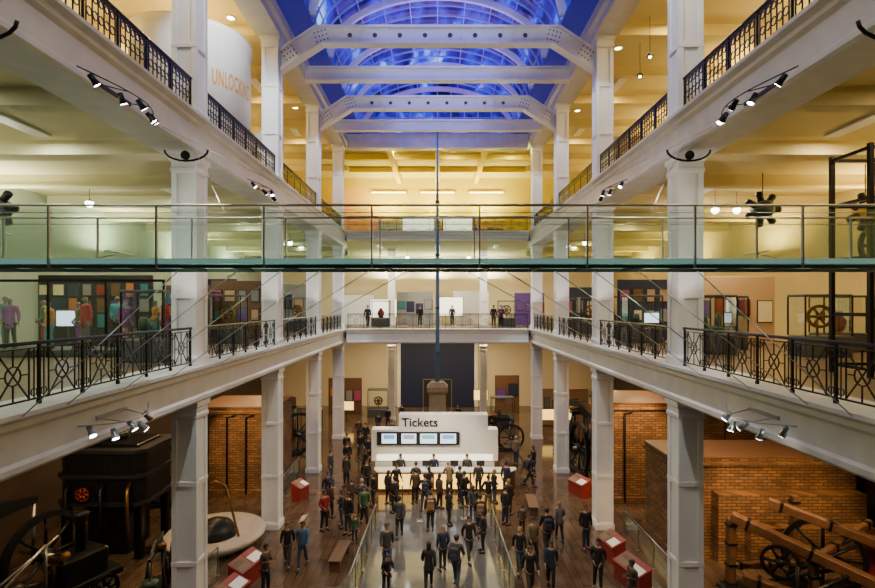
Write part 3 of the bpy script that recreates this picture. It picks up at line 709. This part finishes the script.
# ------------------------------------------------------------ exhibits in galleries
r=empty('exhibition_drum',(-10.2,21.5,Z2),'large white cylindrical exhibition pavilion with gold lettering','pavilion')
ob('drum_wall',MB().lathe([(2.3,0),(2.3,5.2),(2.36,5.25),(2.36,5.5),(2.2,5.55),(.1,5.6)],56,0),M_bodyw,r)
tm=text_mesh('UNLOCKING',.86,.0,1.1,.02)
mb=MB(); R=2.32; sxx=.37; W=max(v.co.x for v in tm.vertices)*sxx
vsn=[]
for v in tm.vertices:
    th=math.radians(-23)+(v.co.x*sxx-W/2)/R; vsn.append((R*math.cos(th),R*math.sin(th),v.co.y+3.1))
mb.add(vsn,[tuple(p.vertices) for p in tm.polygons]); ob('lettering',mb,M_gold,r)
spot((-6.2,16.4,21.2),(-8.6,20.2,18.3),1600,(.95,.97,1),70)
def case(loc,w,d,h,item,label,group='display cases',rz=0):
    r=empty('display_case',loc,label,'display case',group,(0,0,rz))
    ob('plinth',MB().bbox((0,0,.35),(w,d,.7),.03),M_dgrey,r)
    ob('glass_box',MB().box(-w/2+.02,w/2-.02,-d/2+.02,d/2-.02,.7,h-.08),M_glass,r)
    ob('top_frame',MB().bbox((0,0,h-.04),(w,d,.08),.02),M_dgrey,r)
    fr=MB().box(-.02,.02,-.02,.02,.7,h-.08).build('corner_post'); fr.materials.append(M_iron)
    for sx in (-1,1):
        for sy in (-1,1): ob('corner_post',fr,None,r,(sx*(w/2-.02),sy*(d/2-.02),0))
    if item==0: ob('exhibit_gear',MB().wheel((0,0,1.35),(0.3,1,0),.4,.1,.1,6,hub=.1).tube([(0,.1,.7),(0,.1,1.3)],.04),M_brass,r)
    elif item==1: ob('exhibit_vase',MB().lathe([(.15,.7),(.25,.9),(.3,1.15),(.12,1.4),(.17,1.5)],18),M_redp,r)
    else: ob('exhibit_model',MB().bbox((0,0,.85),(w*.6,d*.4,.2),.04).lathe([(.14,.95),(.14,1.3),(.08,1.35)],14,0,Matrix.Translation((-w*.15,0,0))).tube([(w*.2,0,.9),(w*.2,0,1.5)],.04),M_green,r)
cs=[((-9.6,23.6,Z1),1.6,.9,2.2,0),((-9.3,27.6,Z1),1.4,.9,2.2,1),((-10.5,31.5,Z1),1.8,.9,2.2,2),((-9.2,34,Z1),1.4,.8,2.2,0),((9.4,23.8,Z1),1.6,.9,2.2,2),((9.2,27.3,Z1),1.6,.9,2.2,1),((9.4,31.5,Z1),1.6,.9,2.2,0),((9.2,34,Z1),1.4,.8,2.2,2),
    ((-4.6,42,Z1),1.5,.8,2.1,1),((5.6,42,Z1),1.4,.8,2.1,0),((9.8,18.6,Z1),1.5,.9,2.1,2),((13,17.6,Z1),1.6,.9,2.1,0),((11.3,20.4,Z1),1.5,.8,2.1,2),((15.0,19.4,Z1),1.6,.8,2.1,1),((-8.9,16.0,Z1),1.3,.9,2.2,2),((-12,26.0,Z1),1.8,.9,2.4,0),((12.8,26.2,Z1),1.8,.9,2.4,2),((-5.2,45.4,0),1.8,1,2.4,0),((5.2,41.5,0),1.8,1,2.4,2),((-9.2,37.4,0),1.6,1,2.4,1)]
for i,c in enumerate(cs): case(c[0],c[1],c[2],c[3],c[4],['glass display case holding a brass gear wheel','glass display case holding a red vase','glass display case holding a green machine model'][c[4]])
pc=dict(pink=mat('pink_panel',(.32,.05,.13),.6),teal=mat('teal_panel',(.03,.18,.2),.6),orange=mat('orange_panel',(.45,.15,.03),.6),purple=mat('purple_panel',(.09,.04,.22),.6),peach=mat('peach_panel',(.45,.30,.17),.7),grey=mat('grey_panel',(.22,.22,.22),.6),yellow=mat('yellow_panel',(.7,.42,.03),.6),white=M_bodyw,navy=M_navy,red=M_redp,cream=M_palewall,brown=M_wood,black=M_black)
def partition(loc,w,h,c,rz=0,label=None,pics=True,rows=1,step=.75):
    r=empty('display_board',loc,label or '%s freestanding exhibition board with framed pictures'%c,'display board',None,(0,0,rz))
    ob('board',MB().bbox((0,0,h/2),(w,.14,h),.02),pc[c],r)
    n=max(1,int(w/step))
    for rr in range(rows if pics else 0):
      for i in range(n):
        x=(i+.5)*w/n-w/2; zz=h*(random.uniform(.48,.62) if rows==1 else .25+.5*(rr+.5)/rows*1.3); hh=h*random.uniform(.1,.17)/(1 if rows==1 else 1.6); ww=w/n*random.uniform(.25,.4)
        fm=ob('picture_frame',MB().bbox((x,-.09,zz),(ww*2+.08,.04,hh*2+.08),.01),M_black,r)
        ob('picture',MB().box(x-ww,x+ww,-.125,-.115,zz-hh,zz+hh),pc[random.choice(['peach','grey','teal','brown','cream','pink','orange','navy','purple','red'])],fm)
partition((-14.4,21.8,Z1),4.8,3.0,'black',rows=3,step=.6); partition((-10.4,26.8,Z1),2.6,3.,'brown',rows=2,step=.6); partition((-13,29,Z1),3.5,3.2,'navy',rows=2); partition((-10,36,Z1),3,3.2,'grey'); partition((-10.9,22.6,Z1),1.9,2.6,'brown',rows=3,step=.45)
partition((12.9,22.6,Z1),3.6,3.0,'peach'); partition((10.2,25.6,Z1),2.6,3.0,'navy',rows=2,step=.6); partition((12.5,30,Z1),3.6,3.2,'grey'); partition((10,36.5,Z1),2.6,3,'navy')
partition((15.2,15.6,Z1),2.8,3.0,'peach'); partition((-2.0,46,Z1),3.2,2.9,'grey'); partition((3.0,46.5,Z1),3.2,3.0,'white',pics=False); partition((-7,46,Z1),2.6,2.6,'white',pics=False); partition((8.0,45,Z1),2.6,2.8,'purple')
partition((-9.6,26.5,Z2),3,3.4,'white'); partition((10,27,Z2),3,3.4,'peach'); partition((-3,47,Z2),5,2.2,'white'); partition((4,47,Z2),4,2.2,'yellow')
partition((-8.3,46.5,0),3,3.2,'brown'); partition((6.3,46.8,0),2.2,3.4,'brown'); partition((10,42,0),4.5,3,'peach'); partition((-12.4,38,0),4,3,'brown'); partition((12.8,37.5,0),4,2.6,'orange')
r=empty('entrance_portal',(0,49.6,0),'tall dark navy entrance screen framed by pale posts','entrance screen')
ob('screen_wall',MB().bbox((0,0,3.1),(7.2,.3,6.2),.04),M_navy,r)
for x in (-3.7,3.7): ob('post',MB().bbox((x,-.05,3.2),(.35,.4,6.4),.03),M_white,r)
ob('doorway',MB().box(-1.3,1.3,-.17,-.15,0,2.6),M_black,r); ob('door_frame',MB().box(-1.4,-1.3,-.2,-.15,0,2.7).box(1.3,1.4,-.2,-.15,0,2.7).box(-1.4,1.4,-.2,-.15,2.6,2.7),M_steel,r)
for loc,w,h,m_,lb in (((3.9,46.6,1.2),1.2,.9,M_glowy,'yellow glowing information screen'),((9.2,39.5,1.0),2.6,.8,M_glowy,'yellow glowing display panel under the gallery'),((12.2,35.2,1.2),2.2,.9,M_glowy,'yellow glowing display panel beside engine'),((-7.6,43.2,1.0),1.2,.7,M_glowy,'small yellow glowing display panel under the gallery'),((14.4,24.2,.9),1.4,1.2,M_glowy,'yellow glowing display panel by brick wall'),
    ((-1.6,43.2,Z2+.6),2.6,1.3,M_gloww,'added white glow panel brightening the upper gallery'),((1.7,43.6,Z2+.5),2.4,1.5,M_gloww,'added white glow panel brightening the upper gallery'),((-4.6,44,Z1+.7),2.2,1.5,M_gloww,'white glowing display panel on the far gallery'),((1.2,45.2,Z1+.8),2.0,1.6,M_gloww,'white glowing display panel on the far gallery'),((-14.9,20.9,Z1+.9),.9,.6,M_screen,'small blue-white glowing screen in the gallery'),((9.0,21.8,Z1+1.0),.6,.4,M_screen,'small blue-white glowing screen in the gallery')):  # upper gallery panels are added for a bright white glow
    zb=Z2 if loc[2]>15 else (Z1 if loc[2]>8 else 0)
    r=empty('light_box',(loc[0],loc[1],zb),lb,'light box'); z=loc[2]-zb; ob('frame',MB().bbox((0,0,z+h/2),(w+.12,.12,h+.12),.02),M_dgrey,r); ob('glow_panel',MB().box(-w/2,w/2,-.08,-.061,z,z+h),m_,r); ob('leg',MB().box(-.05,.05,-.03,.03,0,z),M_dgrey,r)
r=empty('lattice_tower',(10.9,12.9,Z1),'tall black square lattice frame standing on the gallery','machine frame')
for x in (-.6,.6):
    for y in (-.6,.6): ob('upright',MB().box(x-.05,x+.05,y-.05,y+.05,0,5.6),M_iron,r)
for z in (.2,1.5,2.9,4.3,5.5):
    mb=MB()
    for s in (-.6,.6): mb.box(-.64,.64,s-.03,s+.03,z-.04,z+.04); mb.box(s-.029,s+.029,-.64,.64,z-.039,z+.039)
    ob('crosspiece',mb,M_iron,r)
for z in (.2,1.5,2.9): ob('brace',MB().tube([(-.6,-.6,z),(.6,-.6,z+1.35)],.03,4),M_iron,r)
ob('drive_wheel',MB().wheel((0,-.2,3.2),(0,1,0),.55,.1,.08,6,hub=.1),M_iron2,r)
def radial(loc,label,c):
    r=empty('aero_engine',loc,label,'engine','hanging engines')
    ob('crankcase',MB().lathe([(.15,-.4),(.3,-.25),(.32,.25),(.1,.45)],18,0,axM((0,0,0),(0,1,0))),c,r)
    for i in range(7):
        t=2*math.pi*i/7; d=Vector((math.cos(t),0,math.sin(t))); M=axM((0,0,0),d); ob('cylinder',MB().lathe([(.1,.28),(.13,.34),(.1,.38),(.13,.42),(.1,.46),(.13,.5),(.12,.62),(.05,.66)],10,0,M),M_iron2,r)
    ob('hanger',MB().tube([(0,0,.6),(0,0,14.5-loc[2])],.02,5),M_black,r)
radial((14.4,17.4,12.9),'yellow and black radial aircraft engine hanging from the ceiling',pc['yellow']); radial((11.7,18.6,13.2),'dark radial aircraft engine hanging from the ceiling',M_dgrey); radial((-13.8,16.2,12.8),'dark radial aircraft engine hanging from the ceiling',M_dgrey)
# ------------------------------------------------------------ people
def skin(verts,edges,radii,sub=1):
    me=bpy.data.meshes.new('sk'); me.from_pydata(verts,edges,[]); o=bpy.data.objects.new('sk',me); COL.objects.link(o)
    md=o.modifiers.new('Skin','SKIN'); md.branch_smoothing=.3
    sv=me.skin_vertices[0].data
    for i,rr in enumerate(radii):
        sv[i].radius=rr if isinstance(rr,tuple) else (rr,rr); sv[i].use_root=(i==0)
    if sub:
        ss=o.modifiers.new('S','SUBSURF'); ss.levels=sub; ss.render_levels=sub
    dg=bpy.context.evaluated_depsgraph_get(); dg.update()
    out=bpy.data.meshes.new_from_object(o.evaluated_get(dg)); bpy.data.objects.remove(o); return out
POSES={
 'standing':dict(el=[(-.22,.05,1.15),(.23,.03,1.15)],wr=[(-.2,-.06,.92),(.24,-.02,.9)],kn=[(-.08,-.04,.5),(.1,.0,.5)],an=[(-.09,-.04,.09),(.12,.05,.09)],lean=0),
 'standing_b':dict(el=[(-.24,.06,1.15),(.24,.05,1.15)],wr=[(-.12,-.14,1.0),(.12,-.15,.98)],kn=[(-.11,.0,.5),(.09,-.05,.5)],an=[(-.14,.05,.09),(.1,-.02,.09)],lean=.02),
 'leaning':dict(el=[(-.24,-.06,1.17),(.25,-.1,1.18)],wr=[(-.18,-.3,1.08),(.2,-.34,1.14)],kn=[(-.1,-.03,.5),(.12,.0,.5)],an=[(-.11,.03,.09),(.16,.08,.09)],lean=.3),
 'walking':dict(el=[(-.22,.14,1.16),(.22,-.06,1.15)],wr=[(-.22,.1,.92),(.21,-.24,.98)],kn=[(-.09,-.17,.53),(.09,.02,.49)],an=[(-.09,-.26,.11),(.09,.3,.15)],lean=.04),
 'walking_b':dict(el=[(-.22,-.08,1.15),(.22,.15,1.16)],wr=[(-.2,-.25,.99),(.22,.12,.93)],kn=[(-.09,.02,.49),(.09,-.15,.53)],an=[(-.09,.26,.13),(.09,-.22,.1)],lean=.04),
 'looking at a phone':dict(el=[(-.22,.03,1.16),(.22,.02,1.16)],wr=[(-.1,-.24,1.2),(.1,-.24,1.22)],kn=[(-.1,-.02,.5),(.12,-.04,.5)],an=[(-.11,.03,.09),(.15,.0,.09)],lean=.05),
 'hands on hips':dict(el=[(-.33,.08,1.16),(.33,.08,1.16)],wr=[(-.2,-.05,1.0),(.2,-.05,1.0)],kn=[(-.12,-.02,.5),(.12,-.02,.5)],an=[(-.15,.03,.09),(.15,.03,.09)],lean=0),
 'pointing':dict(el=[(-.23,.04,1.15),(.27,-.2,1.36)],wr=[(-.24,-.05,.91),(.25,-.44,1.42)],kn=[(-.1,-.02,.5),(.1,-.02,.5)],an=[(-.1,.03,.09),(.13,.0,.09)],lean=.02)}
def make_template(pose,coat,longhair):
    P=POSES[pose]; ln=P['lean']
    L=lambda p:(p[0],p[1]-ln*max(0,p[2]-.93)*1.2,p[2])
    V=[(0,0,.94),(0,0,1.1),(0,0,1.29),(0,.005,1.42),(0,.005,1.5),(0,-.015,1.565),(0,-.012,1.635),(0,0,1.705)]
    Rr=[(.14,.105),(.125,.095),(.155,.11),(.1,.08),.05,(.06,.072),(.077,.092),(.052,.06)]
    E=[(i,i+1) for i in range(7)]
    for s in (0,1):
        sg=-1 if s==0 else 1; b=len(V)
        wr=Vector(P['wr'][s]); el=Vector(P['el'][s]); d=(wr-el).normalized(); palm=wr+d*.08
        V+= [(sg*.165,.005,1.405),tuple(el),tuple(wr),tuple(palm)]; Rr+=[.058,.044,(.03,.026),(.036,.018)]
        E+=[(3,b),(b,b+1),(b+1,b+2),(b+2,b+3)]
        b=len(V); V+=[(sg*.085,0,.86),P['kn'][s],P['an'][s],(P['an'][s][0]*1.1,P['an'][s][1]-.12,max(.04,P['an'][s][2]-.05))]; Rr+=[(.085,.085),.058,.04,(.04,.03)]
        E+=[(0,b),(b,b+1),(b+1,b+2),(b+2,b+3)]
    V=[L(p) for p in V]
    sk=skin(V,E,Rr); mb=MB().mesh(sk)
    hy=V[6][1]
    mb.sphere((0,hy-.093,1.615),(.012,.02,.022),8,6); 
    for sg in (-1,1): mb.sphere((sg*.079,hy+.005,1.625),(.01,.02,.032),8,6); mb.sphere((sg*.03,hy-.083,1.64),(.012,.008,.008),8,6,1)
    mb.sphere((0,hy-.083,1.575),(.024,.008,.006),8,6,2)
    for s in (0,1):
        wr=Vector(L(P['wr'][s])); el=Vector(L(P['el'][s])); d=(wr-el).normalized(); pm=wr+d*.08
        side=d.cross(Vector((1,0,0))); side.normalize(); nrm=d.cross(side)
        for k,(off,ln2) in enumerate(((-.027,.06),(-.009,.075),(.009,.08),(.027,.072))):
            a=pm+side*off; b_=a+d*ln2*.55-nrm*.008; c_=b_+d*ln2*.45-nrm*.022; mb.tube([a,b_,c_],[.01,.009,.007],6)
        a=wr+d*.04+side*.03; mb.tube([a,a+side*.028+d*.03,a+side*.03+d*.06],[.012,.01,.008],6)
    parts={'body':mb.build('body')}
    JV=[(0,0,.62 if coat else .84),(0,0,.94),(0,0,1.1),(0,0,1.29),(0,.005,1.42),(0,.005,1.485)]
    JR=[(.21,.18) if coat else (.165,.135),(.168,.14),(.15,.125),(.178,.138),(.13,.11),(.078,.078)]; JE=[(i,i+1) for i in range(5)]
    for s in (0,1):
        sg=-1 if s==0 else 1; b=len(JV); wr=Vector(P['wr'][s]); el=Vector(P['el'][s])
        JV+=[(sg*.17,.005,1.405),tuple(el),tuple(wr-(wr-el).normalized()*.015)]; JR+=[.078,.062,.048]; JE+=[(4,b),(b,b+1),(b+1,b+2)]
    parts['coat' if coat else 'jacket']=MB().mesh(skin([L(p) for p in JV],JE,JR)).build('jacket')
    TV=[(0,0,.93)];TR=[(.15,.118)];TE=[]
    for s in (0,1):
        sg=-1 if s==0 else 1; b=len(TV); an=P['an'][s]; TV+=[(sg*.088,0,.84),P['kn'][s],(an[0],an[1],an[2]+.02)]; TR+=[(.1,.1),.072,.055]; TE+=[(0,b),(b,b+1),(b+1,b+2)]
    parts['trousers']=MB().mesh(skin([L(p) for p in TV],TE,TR)).build('trousers')
    for s in (0,1):
        an=P['an'][s]; z=an[2]-.045; mb=MB().sphere((an[0]*1.05,an[1]-.06,z+.005),(.048,.145,.045),12,8); mb.bbox((an[0]*1.05,an[1]-.06,z-.03),(.085,.27,.025),.01)
        parts['shoe'+('' if s==0 else '2')]=mb.build('shoe')
    mb=MB().sphere((0,hy+.012,1.652),(.091,.108,.105),16,12)
    keep=[i for i,f in enumerate(mb.f) if not (sum(mb.v[k][1] for k in f)/len(f)<hy-.045 and sum(mb.v[k][2] for k in f)/len(f)<1.69)]
    keep=[i for i in keep if sum(mb.v[k][2] for k in mb.f[i])/len(mb.f[i])>1.585]
    mb.f=[mb.f[i] for i in keep]; mb.m=[0]*len(mb.f); mb.s=[True]*len(mb.f)
    if longhair: mb.sphere((0,hy+.06,1.53),(.085,.055,.15),12,10)
    parts['hair']=mb.build('hair')
    zmin=min(v.co.z for n in parts for v in parts[n].vertices)
    return parts,zmin
SK=[mat('skin_light',(.42,.24,.16),.55),mat('skin_tan',(.3,.16,.1),.55),mat('skin_dark',(.14,.07,.045),.55)]
M_eye=mat('eye_dark',(.02,.015,.01),.3); M_lip=mat('lip',(.3,.08,.07),.5)
JC={'black':(.010,.010,.012),'navy':(.015,.022,.055),'dark grey':(.04,.04,.044),'red':(.25,.02,.02),'green':(.03,.10,.035),'white':(.42,.41,.38),'light blue':(.07,.15,.27),'brown':(.08,.045,.028),'khaki':(.16,.125,.07),'purple':(.12,.03,.16),'orange':(.4,.12,.03),'grey':(.13,.13,.135)}
JM={k:mat('cloth_'+k.replace(' ','_'),v,.85,noise=.15,scale=20) for k,v in JC.items()}
JM['blue denim']=mat('denim',(.03,.05,.11),.85,noise=.2,scale=30)
HM={'dark':mat('hair_dark',(.015,.01,.007),.6),'brown':mat('hair_brown',(.05,.025,.012),.6),'blond':mat('hair_blond',(.28,.17,.07),.6),'grey':mat('hair_grey',(.24,.23,.21),.6)}
M_bag=mat('backpack_fabric',(.03,.03,.05),.8); M_bag2=mat('tan_bag_fabric',(.2,.1,.04),.7)
TPL={}
def tpl(k):
    if TPL.get(k) is None:
        TPL[k]=make_template(*k)
        for n,m in TPL[k][0].items():
            m.materials.append(SK[0])
            if n=='body': m.materials.append(M_eye); m.materials.append(M_lip)
    return TPL[k]
def person(x,y,z,rot,pose,coat,lh,jc,tc,hc,sk=0,sc=1.,name='person',cat='person',group=None,label=None):
    T,zm=tpl((pose,coat,lh))
    pn={'walking_b':'walking','standing_b':'hands clasped','leaning':'leaning forward','looking at a phone':'using phone'}.get(pose,pose)
    lab=label or 'person %s in %s %s and %s trousers'%(pn,jc,'coat' if coat else 'jacket',tc)
    if sc<.8 and not label: lab='child %s in %s jacket and %s trousers'%(pn,jc,tc)
    r=empty(name,(x,y,z-zm*sc),lab,cat,group,(0,0,rot),(sc,sc,sc))
    for n,m in T.items():
        if name=='mannequin' and n=='hair': continue
        o=ob(n.rstrip('2'),m,None,r)
        mt={'body':SK[sk],'jacket':JM[jc],'coat':JM[jc],'trousers':JM[tc],'hair':HM[hc],'shoe':M_black,'shoe2':M_black}[n]
        o.material_slots[0].link='OBJECT'; o.material_slots[0].material=mt
    return r
PI=math.pi
S,SB,LN='standing','standing_b','leaning'
PP=[
(4.3,20.3,PI,'walking',0,0,'black','dark grey','dark',0,1.04),(5.9,20.6,.2,S,0,0,'black','navy','brown',0,1.04),(5.05,21.4,PI,'walking_b',1,1,'grey','black','blond',0,.94),
(-5.0,19.2,0,'walking',0,0,'light blue','blue denim','dark',1,1.02),(-5.6,19.3,.1,'walking_b',0,1,'black','dark grey','brown',0,.96),(-5.8,17.4,1.2,'looking at a phone',0,0,'brown','black','dark',0,1),
(-1.85,18.9,.2,'walking_b',0,0,'dark grey','blue denim','brown',0,1.04),(-1.75,17.5,.5,LN,0,0,'black','black','dark',0,.8),(-.3,17.6,PI,'walking',1,1,'black','black','dark',0,.98),(.65,17.9,PI-.3,'walking_b',0,0,'dark grey','blue denim','dark',0,1.03),
(.2,19.0,PI+.4,S,0,1,'navy','black','blond',0,.96),(1.2,19.7,.3,'walking',0,0,'black','dark grey','dark',0,1),(1.8,20.4,-1.3,SB,0,1,'black','black','dark',1,.95),
(-.3,22.3,PI,S,0,0,'navy','black','brown',0,1),(.5,22.9,PI-1.2,SB,1,1,'black','black','dark',0,.96),(-.6,24.4,PI,'hands on hips',0,0,'black','blue denim','dark',0,1.03),(0.1,24.7,PI-.9,S,0,1,'brown','black','brown',0,.97),
(-2.1,26.2,.6,'walking',0,0,'black','black','dark',0,1),(-1.1,26.2,PI,LN,0,0,'dark grey','blue denim','brown',0,1),(-.4,25.8,PI+.9,'looking at a phone',0,1,'black','black','dark',0,.96),(.6,26.2,PI+.2,LN,1,0,'khaki','black','grey',0,1.02),(1.1,25.7,PI-.9,SB,0,0,'black','navy','dark',1,1),
(2.1,26.5,PI,S,0,0,'dark grey','black','dark',0,1),(2.8,25.5,PI-1.2,SB,0,1,'black','blue denim','blond',0,.95),(3.5,26.4,2.6,S,0,0,'navy','black','dark',0,1.02),
(-4.9,22.4,.9,SB,0,0,'red','black','dark',0,1),(-4.2,22.7,-1.2,'looking at a phone',0,1,'dark grey','blue denim','brown',0,.96),(-3.8,22.0,-.6,S,0,0,'black','dark grey','dark',0,1.03),(-4.9,23.7,2.4,S,1,1,'brown','black','dark',1,.97),(-3.5,23.9,PI,'hands on hips',0,0,'dark grey','black','grey',0,1),(-5.3,25.0,.8,'walking',0,0,'navy','blue denim','brown',0,1),
(-4.2,25.3,PI,S,0,0,'brown','black','dark',0,.7),(-3.1,25.0,-1,SB,0,1,'black','black','dark',0,.96),(-3.25,22.9,.3,'walking_b',0,0,'green','black','dark',0,1.02),(-3.4,21.2,0,S,0,0,'green','navy','blond',0,.68),(-3.7,26.9,.3,'walking',0,0,'black','black','dark',0,1),
(-4.9,27.8,-.4,S,1,0,'dark grey','black','brown',0,1),(-4.1,29.2,1.4,'looking at a phone',0,1,'black','black','dark',0,.96),
(3.0,18.9,0,'walking',0,1,'black','blue denim','blond',0,.97),(3.6,19.5,.2,'walking_b',0,0,'khaki','black','dark',0,1.03),(3.1,17.3,.1,'walking',0,0,'black','dark grey','brown',0,1),(3.9,17.8,-.2,'walking_b',1,1,'navy','black','dark',0,.96),
(5.5,17.7,-.5,SB,0,0,'black','black','dark',0,1.02),(6.2,16.4,-1.3,'looking at a phone',0,0,'brown','navy','dark',1,.97),(1.8,21.8,PI,'walking',0,0,'black','black','dark',0,1.02),(1.6,23.2,PI,'walking_b',0,1,'dark grey','blue denim','brown',0,.95),(3.0,22.9,PI-1,S,0,0,'black','navy','dark',0,1),(3.6,22.0,2.8,S,0,0,'brown','black','dark',0,.72),
(2.4,24.4,PI,'hands on hips',0,0,'black','khaki','dark',0,1),(3.3,24.0,PI-.6,S,1,1,'black','black','blond',0,.97),(4.9,27.8,1.5,'walking',0,0,'navy','black','dark',0,1),
(-2.0,24.2,PI+.9,SB,0,0,'black','black','dark',0,1.0),(-1.6,21.7,PI,'walking',0,0,'dark grey','black','dark',0,1.0),(-2.4,25.3,PI-.7,S,1,1,'navy','black','brown',0,.96),(1.3,24.8,PI+.8,SB,0,0,'black','black','dark',0,1.02),(-1.1,25.4,PI+.3,S,0,0,'brown','black','dark',0,1.0),
(-5.7,32.5,0,'walking',0,0,'black','black','dark',0,1),(-4.9,32.8,.3,'walking_b',0,1,'black','dark grey','dark',0,.97),(-4.2,31.6,-.3,SB,0,0,'navy','black','brown',0,1),(-3.6,33.6,.4,S,1,0,'black','black','dark',0,1),(-5.3,30.4,.4,S,0,0,'black','black','dark',0,1),
(-3.2,36.4,0,'walking',0,0,'grey','black','dark',0,1),(-2.3,37.2,.2,S,0,1,'black','black','brown',0,.96),(-1.9,39,0,'walking',0,0,'dark grey','black','dark',0,1),(-4.4,38.5,.5,SB,0,0,'navy','navy','dark',0,1),(3.6,38.2,-.2,'walking',0,0,'black','black','dark',0,1),(4.4,39.6,0,S,0,1,'red','black','dark',0,.96),(1.6,41.5,0,'walking_b',0,0,'black','black','dark',0,1),
(-4.9,35.2,.2,S,0,0,'black','black','dark',0,1),(-5.6,36.8,.2,'walking',0,0,'brown','black','dark',0,1),(-3.9,40.6,.2,'walking_b',0,0,'black','black','dark',0,1),(-2.9,42.0,.2,SB,0,0,'dark grey','black','dark',0,1),
(4.8,31.5,-.8,SB,0,0,'khaki','blue denim','grey',0,1.02),(5.5,29.6,-1.2,'looking at a phone',0,1,'black','black','dark',0,.97),(-5.9,28.6,1.3,S,0,0,'dark grey','blue denim','dark',0,1)]
nb=0
for i,q in enumerate(PP):
    z=0.013 if (-2.7<q[0]<2.3 and q[1]<25.3) else 0
    person(q[0],q[1],z,q[2],q[3],bool(q[4]),bool(q[5]),q[6],q[7],q[8],q[9],q[10])
    if i in (0,9,13,15,29,44,50):
        a=q[2]; dy=.19*q[10]; bx=q[0]-math.sin(a)*dy; by=q[1]+math.cos(a)*dy
        r=empty('backpack',(bx,by,z+1.0*q[10]),'%s backpack worn on a visitor\'s back'%('tan' if nb%3==2 else 'dark'),'backpack','backpacks',(0,0,a))
        mm=M_bag2 if nb%3==2 else M_bag
        ob('bag',MB().bbox((0,.04,.2),(.3,.17,.44),.06),mm,r); ob('front_pocket',MB().bbox((0,.14,.12),(.22,.06,.2),.03),mm,r); nb+=1
for q in ((4.3,39.6,.2,S,'black'),(4.9,39.8,-.3,'looking at a phone','purple'),(-5.4,40,.3,'walking','navy'),(1.2,42.5,0,'walking','dark grey'),(-1.4,41.5,PI,S,'black')):
    person(q[0],q[1],Z1,q[2],q[3],False,False,q[4],'black','dark',0,1)
for x,c in ((-2.0,'dark grey'),(-.2,'navy'),(1.6,'dark grey')): person(x,27.95,0,0,S,False,x<-1,c,'black','dark',0,.98,group='ticket desk staff')
SK.append(mat('mannequin_grey',(.16,.14,.12),.5))
JC2={'dark red':(.38,.025,.025),'turquoise':(.04,.28,.32),'violet':(.24,.05,.3),'leaf green':(.05,.22,.06),'amber':(.5,.22,.04)}
for k,v in JC2.items(): JM[k]=mat('cloth_'+k.replace(' ','_'),v,.8,noise=.7,scale=9)
rc=['dark red','turquoise','violet','leaf green','amber','khaki','dark red','turquoise','violet','amber','dark red']
for i in range(11):
    person(-15.95+i*.66+random.uniform(-.05,.05),18+.32*(1 if i%2 else -1),Z1+(.25 if i%3 else .25),random.uniform(-.9,.9),[S,SB,S,SB][i%4],i%2==0,False,rc[i],['violet','grey','black','dark red','turquoise'][i%5],'dark',3,random.uniform(.86,1.06),'mannequin','mannequin','costume mannequins','grey mannequin wearing %s costume on a low display plinth'%rc[i])
ob('display_plinth',MB().bbox((0,0,.125),(7.8,1.5,.25),.03),M_dgrey,loc=(-12.8,18,Z1),label='long low dark grey plinth under costume mannequins',cat='plinth')
r=empty('glass_screen',(-12.8,17.0,Z1),'tall framed glass screen in front of costume mannequins','glass screen')
for i in range(5): ob('frame_post',MB().box(-.03,.03,-.03,.03,0,2.5),M_iron,r,(-3.8+i*1.9,0,0))
for i in range(4): ob('glass_panel',MB().box(.03,1.87,-.006,.006,.05,2.45),M_glass,r,(-3.8+i*1.9,0,0))
ob('top_rail',MB().box(-3.83,3.83,-.04,.04,2.5,2.58),M_iron,r)
# ------------------------------------------------------------ world + camera
w=bpy.data.worlds.new('World'); scene.world=w; w.use_nodes=True
w.node_tree.nodes['Background'].inputs[0].default_value=(.02,.035,.09,1); w.node_tree.nodes['Background'].inputs[1].default_value=.4
cam=bpy.data.cameras.new('Camera'); co=bpy.data.objects.new('Camera',cam); COL.objects.link(co)
co.location=(0,0,EYE); co.rotation_euler=(math.pi/2,0,0); cam.sensor_width=36; cam.lens=517/875*36; cam.shift_y=11/875; cam.clip_end=200
scene.camera=co
